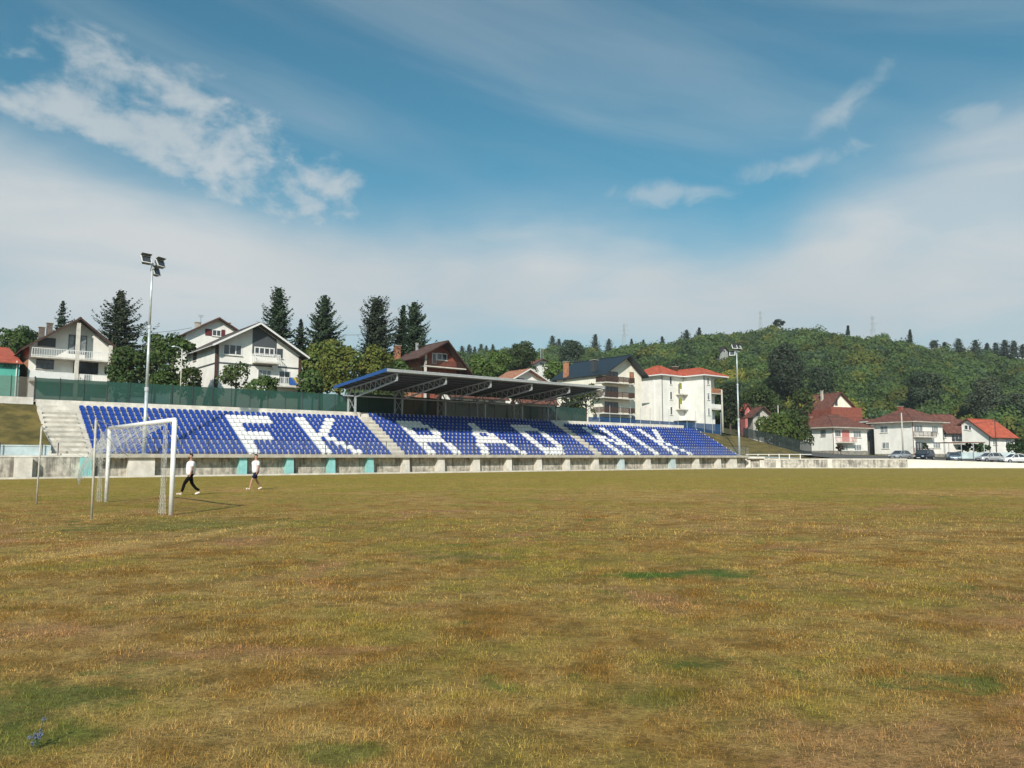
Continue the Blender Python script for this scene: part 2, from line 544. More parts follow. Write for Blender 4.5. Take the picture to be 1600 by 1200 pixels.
def turf_material(name, blades):
    m = bpy.data.materials.new(name)
    m.use_nodes = True
    n = NT(m.node_tree)
    b = n.n['Principled BSDF']
    b.inputs['Roughness'].default_value = 0.85
    b.inputs['Specular IOR Level'].default_value = 0.15
    g = n.node('ShaderNodeNewGeometry')
    sp = n.node('ShaderNodeSeparateXYZ')
    n.l.new(g.outputs['Position'], sp.inputs[0])
    v2 = n.comb(sp.outputs[0], sp.outputs[1], 0.0)
    c = grass_colour(n, v2)
    if blades:
        at_ = n.node('ShaderNodeVertexColor', layer_name='tint')
        c = n.mix(1.0, c, at_.outputs[0], 'MULTIPLY')
        n.l.new(c, b.inputs['Base Color'])
        tr = n.node('ShaderNodeBsdfTranslucent')
        n.l.new(c, tr.inputs[0])
        mx = n.node('ShaderNodeMixShader')
        mx.inputs[0].default_value = 0.3
        n.l.new(b.outputs[0], mx.inputs[1])
        n.l.new(tr.outputs[0], mx.inputs[2])
        n.l.new(mx.outputs[0], n.n['Material Output'].inputs[0])
        return m
    # speckle of single tufts, growing coarser with size
    f1 = n.noise(v2, 22, 4, 0.7)
    f2 = n.noise(v2, 70, 3, 0.7)
    f3 = n.noise(v2, 6.0, 4, 0.7)
    k = n.math('ADD', n.math('MULTIPLY', f1, 0.4), n.math('ADD', n.math('MULTIPLY', f2, 0.25), n.math('MULTIPLY', f3, 0.35)))
    f4 = n.noise(v2, 1.3, 5, 0.75, 0.6)
    c = n.mix(n.math('MULTIPLY', n.ramp(k, 0.57, 0.41), 0.62), c, (0.075, 0.045, 0.012))
    c = n.mix(n.math('MULTIPLY', n.ramp(k, 0.54, 0.66), 0.40), c, (0.38, 0.26, 0.09))
    c = n.mix(n.math('MULTIPLY', n.ramp(f4, 0.52, 0.40), 0.35), c, (0.07, 0.065, 0.012))
    c = n.mix(n.math('MULTIPLY', n.ramp(f4, 0.54, 0.66), 0.35), c, (0.36, 0.22, 0.07))
    yb = n.ramp(sp.outputs[1], 40.0, 12.0)
    c = n.mix(n.math('MULTIPLY', yb, 0.30), c, (0.06, 0.038, 0.012))
    n.l.new(c, b.inputs['Base Color'])
    bp = n.node('ShaderNodeBump')
    bp.inputs['Strength'].default_value = 0.9
    bp.inputs['Distance'].default_value = 0.06
    n.l.new(k, bp.inputs['Height'])
    n.l.new(bp.outputs[0], b.inputs['Normal'])
    return m


TURF = turf_material('dry_turf', False)
BLADE = turf_material('grass_blades', True)


def grid_sheet(name, xs, ys, zf, m, label=None):
    X, Y = np.meshgrid(xs, ys)
    Z = zf(X, Y)
    v = np.stack([X.ravel(), Y.ravel(), Z.ravel()], 1)
    nx, ny = len(xs), len(ys)
    i, j = np.meshgrid(np.arange(nx - 1), np.arange(ny - 1))
    a = (j * nx + i).ravel()
    f = np.stack([a, a + 1, a + nx + 1, a + nx], 1)
    o = np_mesh(name, v, f, m, smooth=True)
    return o


def pitch_z(X, Y):
    near = np.clip(1 - np.hypot(X, Y - 20) / 60, 0, 1)
    return (np.sin(X * 1.7 + Y * 0.6) * 0.008 + np.sin(X * 0.6 - Y * 1.3) * 0.012 + np.sin(X * 2.9 + 1) * np.sin(Y * 2.3) * 0.006) * near


xs = np.concatenate([np.array([-3000, -1500, -700, -300, -150, -80]), np.arange(-50, 51, 1.0), np.array([80, 150, 300, 700, 1500, 3000])])
ys = np.concatenate([np.array([-3000, -800, -200, -60, -20]), np.arange(-5, 62, 1.0), np.array([80, 100, 130, 200, 400, 900, 2000, 4000])])
ground = grid_sheet('ground', xs, ys, pitch_z, TURF)
tag(ground, 'patchy dry brown and olive turf of the football pitch', kind='structure')


def grass_blades():
    rng = np.random.default_rng(4)
    P, Hh, Wd = [], [], []
    for y0, y1, dens, h, wd in ((2.6, 5.0, 13500, 0.0235, 0.0029), (5.0, 8.0, 8600, 0.0245, 0.0040), (8.0, 14.0, 3300, 0.025, 0.0064), (14.0, 26.0, 640, 0.028, 0.014), (26.0, 60.0, 150, 0.030, 0.026)):
        yy = np.arange(y0, y1, 0.5)
        for a in yy:
            hw = (a + 0.5) * 0.70 + 0.4
            n = int(2 * hw * 0.5 * dens * (0.9 if a < 20 else 0.6))
            P.append(np.stack([rng.uniform(-hw, hw, n), rng.uniform(a, a + 0.5, n)], 1))
            Hh.append(h * rng.gamma(6, 1 / 6, n))
            Wd.append(np.full(n, wd) * rng.uniform(0.6, 1.3, n))
    P = np.concatenate(P)
    Hh = np.concatenate(Hh)
    Wd = np.concatenate(Wd)
    # clumpiness: thin out by a cheap value pattern
    cl = np.sin(P[:, 0] * 5.1 + np.sin(P[:, 1] * 3.7) * 2) * np.sin(P[:, 1] * 6.3 + np.sin(P[:, 0] * 4.1) * 2)
    keep = rng.uniform(size=len(P)) < 0.62 + 0.38 * cl
    P, Hh, Wd, cl = P[keep], Hh[keep] * (1 + 0.25 * cl[keep]), Wd[keep], cl[keep]
    n = len(P)
    az = rng.uniform(0, 2 * np.pi, n)
    lean = rng.uniform(0.1, 1.35, n)
    dirx, diry = np.cos(az), np.sin(az)
    wa = rng.uniform(0, np.pi, n)
    wx, wy = np.cos(wa) * Wd / 2, np.sin(wa) * Wd / 2
    z0 = pitch_z(P[:, 0], P[:, 1]) - 0.004
    base = np.stack([P[:, 0], P[:, 1], z0], 1)
    v = np.empty((n, 3, 3), dtype=np.float32)
    v[:, 0] = base - np.stack([wx, wy, np.zeros(n)], 1)
    v[:, 1] = base + np.stack([wx, wy, np.zeros(n)], 1)
    v[:, 2] = base + np.stack([dirx * Hh * np.sin(lean), diry * Hh * np.sin(lean), Hh * np.cos(lean)], 1)
    f = np.arange(3 * n, dtype=np.int32).reshape(n, 3)
    b = rng.uniform(0.26, 1.50, n)
    dry = rng.uniform(size=n) < 0.20
    t = np.stack([b * rng.uniform(0.9, 1.1, n), b, b * rng.uniform(0.75, 1.15, n)], 1)
    far = P[:, 1] > 22
    t[far] = 0.85 + (t[far] - 0.85) * 0.5
    dry &= ~far
    t[dry] = t[dry] * np.array([1.35, 1.30, 1.5])
    o = np_mesh('grass', v.reshape(-1, 3), f, BLADE, tint=np.repeat(t, 3, axis=0))
    tag(o, 'short dry grass of the near part of the pitch', 'grass', kind='stuff')


grass_blades()

# ------------------------------------------------------------------ terrain behind the stand
RIDGE = np.array([(-500, 640), (500, 620), (640, 580), (700, 556), (760, 549), (850, 546), (950, 546), (1000, 538), (1040, 532), (1100, 521), (1150, 513), (1220, 506), (1300, 512),
                  (1350, 518), (1400, 523), (1450, 532), (1500, 541), (1560, 547), (1650, 553), (2100, 560)], dtype=float)
RD = np.array([(-500, 260), (600, 420), (720, 560), (900, 560), (1000, 500), (1220, 430), (1450, 430), (1600, 440), (2100, 460)], dtype=float)
ZT = np.array([(-500, 6.3), (1090, 6.3), (1160, 5.0), (1265, 1.45), (1400, 0.75), (1600, 0.3), (2100, 0.2)])
ZF = np.array([(-500, 9.0), (600, 10.0), (900, 9.0), (1100, 8.0), (1200, 5.0), (1300, 2.9), (1400, 2.6), (1600, 1.9), (2100, 1.9)])
YF = np.array([(-500, 150), (900, 160), (1000, 172), (1200, 185), (2100, 185)])
TREEH = 10.5


def ys_start(px):
    q = (px - 800) / 1203.0
    w = 77.3
    t = w * (UY + q * UX) / np.maximum(UX - q * UY, 0.05)
    yw = UY * t + UX * w
    lim = np.interp(px, [1163, 1265, 1290, 2100], [129.5, 116.5, 112.4, 112.4])
    return np.where(px < 1163, yw, lim)


def terr(px, Y):
    px = np.asarray(px, dtype=float)
    Y = np.asarray(Y, dtype=float)
    ys_ = ys_start(px)
    zt = np.interp(px, ZT[:, 0], ZT[:, 1])
    zf = np.interp(px, ZF[:, 0], ZF[:, 1])
    yf = np.interp(px, YF[:, 0], YF[:, 1])
    y1 = np.interp(px, RD[:, 0], RD[:, 1])
    ang = (715 - np.interp(px, RIDGE[:, 0], RIDGE[:, 1])) / 1190.0
    z1 = CH + ang * y1 - TREEH
    a = np.clip((Y - ys_) / np.maximum(yf - ys_, 1), 0, 1)
    s = np.clip((Y - yf) / (y1 - yf), 0, 1)
    near = zt + (zf - zt) * a
    bumps = (np.sin(px * 0.021 + Y * 0.031) * 2.6 + np.sin(px * 0.047 - Y * 0.019) * 1.8) * np.sin(np.pi * s) + np.sin(px * 0.11) * 0.6 * s
    hill = zf + (z1 - zf) * (0.75 * s + 0.25 * s * s * (3 - 2 * s)) + bumps
    z = np.where(s > 0, hill, near)
    return z - np.clip(Y - y1, 0, None) * 0.12


def terrain():
    m = mat('hill_soil', (0.07, 0.085, 0.025), 0.95, 0.35, 0.25, bump=0.4, coord='Object', col2=(0.10, 0.095, 0.035))
    pxs = np.arange(-500, 2101, 12.0)
    ss = np.concatenate([np.linspace(0, 1, 24) ** 1.2, np.array([1.1, 1.25, 1.6, 2.2])])
    V = []
    for p in pxs:
        y0 = float(ys_start(p))
        y1 = float(np.interp(p, RD[:, 0], RD[:, 1]))
        Y = y0 + (y1 - y0) * ss
        q = (p - 800) / 1203.0
        V.append(np.stack([q * Y, Y, terr(np.full_like(Y, p), Y)], 1))
    V = np.array(V)
    nx, ny = V.shape[:2]
    i, j = np.meshgrid(np.arange(nx - 1), np.arange(ny - 1), indexing='ij')
    a = (i * ny + j).ravel()
    f = np.stack([a, a + ny, a + ny + 1, a + 1], 1)
    o = np_mesh('hillside', V.reshape(-1, 3), f, m, smooth=True)
    tag(o, 'ground rising from behind the stand into the wooded hill', kind='structure')


terrain()


def ground_z(x, y):
    return float(terr(800 + 1203.0 * x / y, y))


def sheet(name, corners, nu, nv, m, bump, label, seed=0):
    """bilinear patch with small undulation"""
    rng = random.Random(seed)
    a, b, c, d = [Vector(p) for p in corners]
    V = []
    for i in range(nu + 1):
        for j in range(nv + 1):
            s, t = i / nu, j / nv
            p = a * (1 - s) * (1 - t) + b * s * (1 - t) + c * s * t + d * (1 - s) * t
            if 0 < i < nu and 0 < j < nv:
                p.z += rng.uniform(-bump, bump)
            V.append(tuple(p))
    F = [(i * (nv + 1) + j, (i + 1) * (nv + 1) + j, (i + 1) * (nv + 1) + j + 1, i * (nv + 1) + j + 1) for i in range(nu) for j in range(nv)]
    o = np_mesh(name, np.array(V), np.array(F), m, smooth=True)
    tag(o, label, kind='structure')
    return o


BANK = mat('bank_turf', (0.125, 0.105, 0.020), 0.95, 0.3, 0.8, bump=0.8, bscale=6, col2=(0.20, 0.145, 0.035))
sheet('grass_bank', [W(-40, 65.7, 2.3), W(8.9, 65.7, 2.3), W(8.9, 74.6, 5.9), W(-40, 75.8, 6.1)], 50, 12, BANK, 0.09, 'dry grass bank to the left of the stand stairs', 1)
BC = at(1268, 708, 116.5)
sheet('grass_bank', [W(94.4, 65.6, 1.75), (BC.x, 112.0, 1.4), (BC.x, BC.y, 1.62), W(112, 77.3, 5.0)], 20, 12, BANK, 0.05, 'small grass bank to the right of the stand', 2)
sheet('grass_bank', [W(94.4, 65.6, 1.75), W(112, 77.3, 5.0), W(95.5, 77.3, 6.0), W(94.4, 74.6, 5.5)], 14, 10, BANK, 0.04, 'top of the grass bank beside the last seats', 3)

# car park surface behind the white wall
ASPH = mat('worn_asphalt', (0.10, 0.095, 0.088), 0.95, 0.2, 0.5)
_r = []
for _px in (1255, 1330, 1400, 1500, 1600, 1750, 1950):
    for _Y in (112.6, 120, 128, 136, 146):
        _r.append(((_px - 800) / 1203.0 * _Y, _Y, float(terr(_px, _Y)) + 0.06))
_f = [(i * 5 + j, i * 5 + 5 + j, i * 5 + 6 + j, i * 5 + 1 + j) for i in range(6) for j in range(4)]
tag(np_mesh('road', np.array(_r), np.array(_f), ASPH), 'road with parked cars behind the white wall', kind='structure')

# ================================================================== grandstand
T0, T1 = 9.0, 94.3
ST0 = 11.7
BLK = [(11.75, 37.75, 50, 0), (39.25, 65.45, 50, 1), (66.9, 93.95, 52, 0)]
ROWS, TD, RS = 10, 0.75, 0.40
WF, ZF0 = 65.7, 1.8
SO = (52, 70, 0)
stand = empty('grandstand', W(52, 70, 0), ANG, 'long concrete football stand with tiers of blue and white seats', 'grandstand')


def tier_profile(extra):
    n = ROWS + extra
    p = [(WF - 0.02, 1.45)]
    for r in range(n):
        w0 = WF + TD * r
        z = ZF0 + RS * r
        p += [(w0, z), (w0 + TD, z)]
        if r < n - 1:
            p[-1] = (w0 + TD, z)
    p += [(WF + TD * n, ZF0 + RS * n), (76.3, ZF0 + RS * n), (76.3, 1.45)]
    q = []
    for a in p:
        if not q or (abs(a[0] - q[-1][0]) > 1e-6 or abs(a[1] - q[-1][1]) > 1e-6):
            q.append(a)
    return q


b = MB(SO)
edges = [(T0, 39.2, 0), (39.203, 65.5, 1), (65.503, T1, 0)]
for a, c, ex in edges:
    b.prism(tier_profile(ex), 'x', a, c)
b.build('terrace', CONCL, stand)
# small steps in the aisles, one object per aisle
for (a, c) in ((9.05, 11.45), (37.85, 39.15), (65.55, 66.85)):
    b = MB(SO)
    for r in range(1, ROWS):
        b.box(a, c, WF + TD * r - 0.34, WF + TD * r + 0.01, ZF0 + RS * (r - 1) + 0.002, ZF0 + RS * (r - 1) + 0.2)
    b.build('aisle_steps', CONC, stand)
b = MB(SO)
b.box(T0 + 2.4, T1, 64.15, WF - 0.03, 1.50, 1.79)
b.build('front_slab', CONC, stand)
b = MB(SO)
b.box(T0 + 2.4, T1, 64.98, 65.6, -0.2, 1.497)
b.build('retaining_wall', CONCD, stand)
b = MB(SO)
b.box(T0, 39.2, 75.7, 75.95, 5.8, 6.42)
b.box(65.55, T1, 75.7, 75.95, 5.8, 6.42)
b.box(39.25, 65.5, 76.32, 76.5, 6.2, 6.45)
b.build('parapet', CONCL, stand)
b = MB(SO)
b.box(T0 - 0.16, T0 - 0.005, 65.7, 76.2, 1.4, 1.401)
for r in range(ROWS):
    b.box(T0 - 0.18, T0 - 0.004, WF + TD * r, WF + TD * (r + 1) + 0.001 * r, 1.4, ZF0 + RS * r + 0.22)
b.build('stringer_wall', CONCL, stand)

BUT = [(144, 0.75, 'T'), (242, 1.9, 'C'), (386, .62, 'T'), (459, .62, 'T'), (524, .62, 'T'), (584, .62, 'T'), (640, .7, 'C'), (695, .8, 'C'), (750, .8, 'C'), (800, .7, 'C'), (847, .7, 'C'),
       (891, .7, 'C'), (936, .75, 'C'), (976, .7, 'P'), (1017, .8, 'C'), (1056, .8, 'P'), (1093, .8, 'C'), (1127, .8, 'C'), (1152, 1.6, 'C')]
for px, wd, k in BUT:
    t = t_at(px, 64.35, 730)
    b = MB(SO)
    b.prism([(64.28, -0.2), (64.985, -0.2), (64.985, 1.494), (64.40, 1.494)], 'x', t - wd, t)
    o = b.build('buttress', {'T': TURQ, 'C': CONCL, 'P': PALEB}[k], stand)
    tag(o, {'T': 'turquoise painted buttress', 'C': 'bare pale concrete buttress', 'P': 'buttress with faded pale blue paint'}[k])
kb = MB(SO)
kb.box(-45, 104, 63.75, 64.02, -0.1, 0.13)
tag(kb.build('kerb', CONCL), None, None, None, 'structure')
bpy.data.objects['kerb'].location = W(52, 70)
bpy.data.objects['kerb'].rotation_euler = (0, 0, ANG)

# old wall continuing to the left of the stand
old = empty('concrete_wall', W(-10, 65, 0), ANG, 'old stained concrete wall with pale blue upper band left of the stairs', 'wall')
OO = (-10, 65, 0)
MB(OO).box(-45, T0 + 2.39, 64.9, 65.3, -0.2, 1.52).build('lower_wall', CONCD, old)
MB(OO).box(-45, T0 + 2.39, 64.86, 65.7, 1.523, 1.66).build('ledge', CONCL, old)
MB(OO).box(-45, 8.95, 65.72, 65.9, 1.2, 2.42).build('upper_wall', PALEB, old)
t = t_at(49, 64.7, 730)
MB(OO).box(t - 1.05, t, 64.2, 64.88, -0.2, 1.5).build('buttress', CONCL, old)
bank_wall = MB((-20, 75.6, 5)).box(-60, T0 - 0.2, 75.5, 75.8, 5.2, 6.55).build('concrete_wall', CONCL)
bank_wall.location = W(-20, 75.6, 5)
bank_wall.rotation_euler = (0, 0, ANG)
tag(bank_wall, 'low pale wall along the top of the left grass bank', 'wall')
# posts on the ledge
rail0 = None
for i, px in enumerate((0, 66, 91)):
    t = t_at(px, 65.5, 700)
    o = MB((0, 0, 0)).tube((0, 0, 0), (0, 0, 0.9), 0.035, 0.035, 8).tube((0, 0, 0.9), (0, 0, 0.93), 0.045, 0.03, 8).box(-.07, .07, -.07, .07, 0, .015).build('rail_post', DSTEEL) if i == 0 else rail0.copy()
    if i == 0:
        rail0 = o
    else:
        COL.objects.link(o)
    o.location = W(t, 65.5, 1.66)
    tag(o, ['dark post on the wall ledge at the left end', 'dark post on the wall ledge behind the far net pole', 'dark post on the wall ledge nearest the stand stairs'][i], 'post', 'dark posts on the wall ledge')

# seats ------------------------------------------------------------
LET = {'F': ["XXXXXXXX", "XXXXXXXX", "XX......", "XX......", "XXXXXX..", "XXXXXX..", "XX......", "XX......", "XX......"],
       'K': ["XX....XX", "XX...XX.", "XX..XX..", "XX.XX...", "XXXX....", "XX.XX...", "XX..XX..", "XX...XX.", "XX....XX"],
       'R': ["XXXXXX..", "XXXXXXX.", "XX....XX", "XX....XX", "XXXXXXX.", "XXXXXXX.", "XX....XX", "XX....XX", "XX....XX"],
       'A': [".....XX.....", ".....XX.....", "....XXXX....", "...XX..XX...", "...XXXXXX...", "..XXXXXXXX..", ".XX......XX.", ".XX......XX.", "XX........XX"],
       'D': ["XXXXXX..", "XXXXXXX.", "XX....XX", "XX....XX", "XX....XX", "XX....XX", "XX....XX", "XXXXXXX.", "XXXXXX.."],
       'N': ["XX....XX", "XX....XX", "XXX...XX", "XXXX..XX", "XX.XX.XX", "XX..XXXX", "XX...XXX", "XX....XX", "XX....XX"],
       'I': ["XX"] * 9}
PLACE = {0: [('F', 23), ('K', 36)], 1: [('R', 5), ('A', 18), ('D', 35)], 2: [('N', 5), ('I', 18), ('K', 25)]}


ORD = ('first second third fourth fifth sixth seventh eighth ninth tenth eleventh twelfth thirteenth fourteenth fifteenth sixteenth seventeenth eighteenth nineteenth twentieth '
       'twenty-first twenty-second twenty-third twenty-fourth twenty-fifth twenty-sixth twenty-seventh twenty-eighth twenty-ninth thirtieth thirty-first').split()


def is_white(blk, row_from_top, col):
    r = row_from_top - 1                        # letters start one row below the top row
    if r < 0 or r > 8:
        return False
    for ch, c0 in PLACE[blk]:
        g = LET[ch][r]
        if c0 <= col < c0 + len(g) and g[col - c0] == 'X':
            return True
    return False


def seat_shape():
    """moulded bucket seat; local x along the row, y to the back, z up; origin on the tread"""
    xs_ = [-0.182, -0.144, 0.0, 0.144, 0.182]
    prof = [(0.02, 0.13, 0.02), (0.00, 0.20, 0.02), (0.10, 0.185, 0.035), (0.26, 0.17, 0.045), (0.34, 0.20, 0.04), (0.385, 0.34, 0.035), (0.41, 0.46, 0.03), (0.425, 0.50, 0.0), (0.445, 0.49, 0.0), (0.43, 0.40, 0.0)]
    v, f = [], []
    for (y, z, dish) in prof:
        for k, x in enumerate(xs_):
            e = abs(x) / 0.182
            zz, yy, xx = z, y, x
            if dish:
                zz = z + dish * (e ** 2) * (1 if z < 0.25 else 0)
                yy = y - dish * 1.3 * (e ** 2) * (1 if z > 0.25 else 0)
            if z > 0.45:
                xx = x * 0.86
                zz -= 0.035 * e ** 2
            v.append((xx, yy, zz))
    n = len(xs_)
    for i in range(len(prof) - 1):
        for j in range(n - 1):
            f.append((i * n + j, i * n + j + 1, (i + 1) * n + j + 1, (i + 1) * n + j))
    base = len(v)                                # pedestal under the pan
    v += [(-0.12, 0.1, 0.0), (0.12, 0.1, 0.0), (0.12, 0.33, 0.0), (-0.12, 0.33, 0.0), (-0.16, 0.04, 0.17), (0.16, 0.04, 0.17), (0.16, 0.36, 0.17), (-0.16, 0.36, 0.17)]
    f += [(base, base + 1, base + 5, base + 4), (base + 1, base + 2, base + 6, base + 5), (base + 2, base + 3, base + 7, base + 6), (base + 3, base, base + 4, base + 7)]
    return v, f


sv, sf = seat_shape()


def seat_mesh(m, k=1.0):
    me = bpy.data.meshes.new('stadium_seat')
    me.from_pydata([(x * k, y, z) for x, y, z in sv], [], sf)
    me.polygons.foreach_set('use_smooth', [True] * len(me.polygons))
    me.materials.append(m)
    me.update()
    return me


SMESH = {False: seat_mesh(SEATB), True: seat_mesh(SEATW, 1.28)}
rest = {False: [], True: []}
n_ind = 0
srng = random.Random(8)
for bi, (a, c, n, ex) in enumerate(BLK):
    pitch_ = (c - a) / n
    for r in range(ROWS + ex):
        rt = ROWS - 1 - r                        # 0 = top row of the ten common rows
        for col in range(n):
            wh = is_white(bi, rt, col) if rt >= 0 else False
            t = a + (col + 0.5) * pitch_ + srng.uniform(-.008, .008)
            w = WF + TD * r + 0.24
            z = ZF0 + RS * r
            if bi == 0 and col < 31:
                o = bpy.data.objects.new('stadium_seat', SMESH[wh])
                COL.objects.link(o)
                o.location = W(t, w, z)
                o.rotation_euler = (0, 0, ANG + srng.uniform(-.02, .02))
                where = '%s row down, %s seat from left stairs' % (ORD[rt], ORD[col])
                if wh:
                    tag(o, 'white seat of the letter F, ' + where, 'seat', 'seats of the first block')
                else:
                    tag(o, 'blue plastic seat, ' + where, 'seat', 'seats of the first block')
                n_ind += 1
            else:
                rest[wh].append((t, w, z))
base = np.array(sv)
for wh in (False, True):
    pass
V, F, MI = [], [], []
k = 0
fa = np.array(sf)
for wh in (False, True):
    for (t, w, z) in rest[wh]:
        p = base.copy()
        if wh:
            p[:, 0] *= 1.28
        X = UX * (p[:, 0] + t) - UY * (p[:, 1] + w)
        Y = UY * (p[:, 0] + t) + UX * (p[:, 1] + w)
        V.append(np.stack([X, Y, p[:, 2] + z], 1))
        F.append(fa + k)
        MI += [1 if wh else 0] * len(fa)
        k += len(p)
rs = np_mesh('stadium_seats', np.concatenate(V), np.concatenate(F), SEATB, smooth=True)
rs.data.materials.append(SEATW)
rs.data.polygons.foreach_set('material_index', MI)
tag(rs, 'blue and white bucket seats filling the stand right of the letter F', 'seats', kind='stuff')

# safety rail on the slab -------------------------------------------
rl = empty('safety_fence', W(52, 64.3, 1.79), ANG, 'thin wire mesh fence with dark posts along the front edge of the stand', 'fence')
RO = (52, 64.3, 1.79)
pt = [t_at(px, 64.3, 700) for px in (327, 369)]
step = 2.05
tt = T0 + 2.6
while tt < T1:
    MB(RO).tube((tt, 64.3, 1.79), (tt, 64.3, 3.0), 0.035, 0.035, 8).box(tt - .07, tt + .07, 64.22, 64.38, 1.79, 1.81).build('post', DSTEEL, rl)
    tt += step
b = MB(RO)
x = T0 + 2.6
while x < T1:
    b.box(x - 0.002, x + 0.002, 64.298, 64.302, 1.86, 2.93)
    x += 0.10
for i in range(11):
    z = 1.86 + i * 0.107
    b.box(T0 + 2.6, T1, 64.297, 64.301, z - 0.002, z + 0.002)
b.build('wire_mesh', GALV, rl, fix=False)
MB(RO).tube((T0 + 2.6, 64.3, 2.97), (T1, 64.3, 2.97), 0.014, 0.014, 6).build('top_rail', DSTEEL, rl)
# two tall posts of the stairs gate
# canopy ------------------------------------------------------------
cp = empty('stand_canopy', W(52, 75, 6), ANG, 'steel canopy over the middle block with blue edge and lattice trusses', 'canopy')
CO = (52, 75, 6)
FP = (555, 630, 697, 759, 817, 869)
TW0, TW1, WFR = 74.35, 76.0, 65.6
tts = [t_at(px, TW0, 640) for px in FP]
st = (tts[-1] - tts[0]) / 5
tts = [tts[0] + st * i for i in range(6)]


def roofz(w):                                   # underside line of the sheet
    return 9.02 + (76.6 - w) / 11.4 * 0.88


def botz(w):                                    # bottom chord
    if w > TW0:
        return 7.95 + (w - TW0) * 0.35
    return 7.95 + (TW0 - w) / (TW0 - WFR) * 1.12


for t in tts:
    b = MB(CO)
    zc = 6.2
    b.beam((t, TW0, zc), (t, TW0, 8.15), 0.17)
    b.build('column', STEEL, cp)
    b = MB(CO)
    b.beam((t, TW1, zc), (t, TW1, 8.6), 0.17)
    b.build('column', STEEL, cp)
    b = MB(CO)
    b.beam((t, TW0, 6.5), (t, TW1, 8.1), 0.05)
    b.beam((t + .03, TW1, 6.5), (t + .03, TW0, 8.1), 0.05)
    b.beam((t, TW0, 8.12), (t, TW1, 8.12), 0.08)
    b.beam((t, TW0, 8.1), (t, TW0 + 0.75, roofz(TW0) - 0.08), 0.10)
    b.beam((t, TW1, 8.1), (t, TW0 + 0.75, roofz(TW0) - 0.08), 0.10)
    b.build('bracing', STEEL, cp)
    b = MB(CO)
    top = lambda w: (t, w, roofz(w) - 0.12)
    bot = lambda w: (t, w, botz(w))
    b.beam(top(76.5), top(WFR), 0.13, 0.12)
    b.beam(bot(TW0), bot(WFR), 0.15, 0.13)
    b.beam(bot(WFR + .04), top(WFR + .04), 0.15)
    nseg = 8
    ww = [TW0 - 0.1 - (TW0 - WFR - 0.2) * i / nseg for i in range(nseg + 1)]
    for i in range(nseg):
        b.beam(bot(ww[i]), top(ww[i]), 0.05)
        b.beam(top(ww[i]), bot(ww[i + 1]), 0.05)
    b.build('truss', STEEL, cp)
ta, tb = t_at(604, WFR - .35, 577), t_at(945, WFR - .35, 604)
for w in np.linspace(76.3, WFR + 0.2, 9):
    b = MB(CO)
    b.beam((ta + .05, w, roofz(w) - 0.005), (tb - .05, w, roofz(w) - 0.005), 0.08, 0.10)
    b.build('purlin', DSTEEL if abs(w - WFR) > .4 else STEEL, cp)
# sheet: trapezoidal folds running from back to front
b = MB(CO)
x = ta
pts = []
while x < tb:
    pts += [(x, 0.0), (x + 0.14, 0.0), (x + 0.17, 0.045), (x + 0.25, 0.045)]
    x += 0.28
for (xa, za), (xb, zb) in zip(pts, pts[1:]):
    b.slab([(xa, WFR - 0.35, roofz(WFR - 0.35) + .06 + za), (xb, WFR - 0.35, roofz(WFR - 0.35) + .06 + zb), (xb, 76.75, roofz(76.75) + .06 + zb), (xa, 76.75, roofz(76.75) + .06 + za)], 0.012)
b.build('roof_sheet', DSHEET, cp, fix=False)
b = MB(CO)
b.slab([(ta - .03, WFR - 0.4, roofz(WFR - .4) + .20), (ta - .005, WFR - 0.4, roofz(WFR - .4) + .20), (ta - .005, 76.8, roofz(76.8) + .20), (ta - .03, 76.8, roofz(76.8) + .20)], 0.30)
b.slab([(ta - .03, WFR - 0.42, roofz(WFR - .4) + .23), (ta + .25, WFR - 0.42, roofz(WFR - .4) + .23), (ta + .25, 76.82, roofz(76.8) + .23), (ta - .03, 76.82, roofz(76.8) + .23)], 0.02)
b.build('blue_edge_trim', BLUEF, cp)
b = MB(CO)
b.slab([(tb, WFR - 0.4, roofz(WFR - .4) + .20), (tb + .03, WFR - 0.4, roofz(WFR - .4) + .20), (tb + .03, 76.8, roofz(76.8) + .20), (tb, 76.8, roofz(76.8) + .20)], 0.22)
b.build('blue_edge_trim', BLUEF, cp)
MB(CO).box(ta, tb, WFR - 0.44, WFR - 0.43, roofz(WFR - .4) + 0.07, roofz(WFR - .4) + 0.19).build('front_flashing', STEEL, cp)
MB(CO).box(ta, tb, WFR - 0.425, WFR - 0.36, roofz(WFR - .4) - .09, roofz(WFR - .4) + .065).build('gutter', STEEL, cp)
MB(CO).beam((ta, TW0 + .1, botz(TW0) + .11), (tb, TW0 + .1, botz(TW0) + .11), 0.12).build('tie_beam', STEEL, cp)

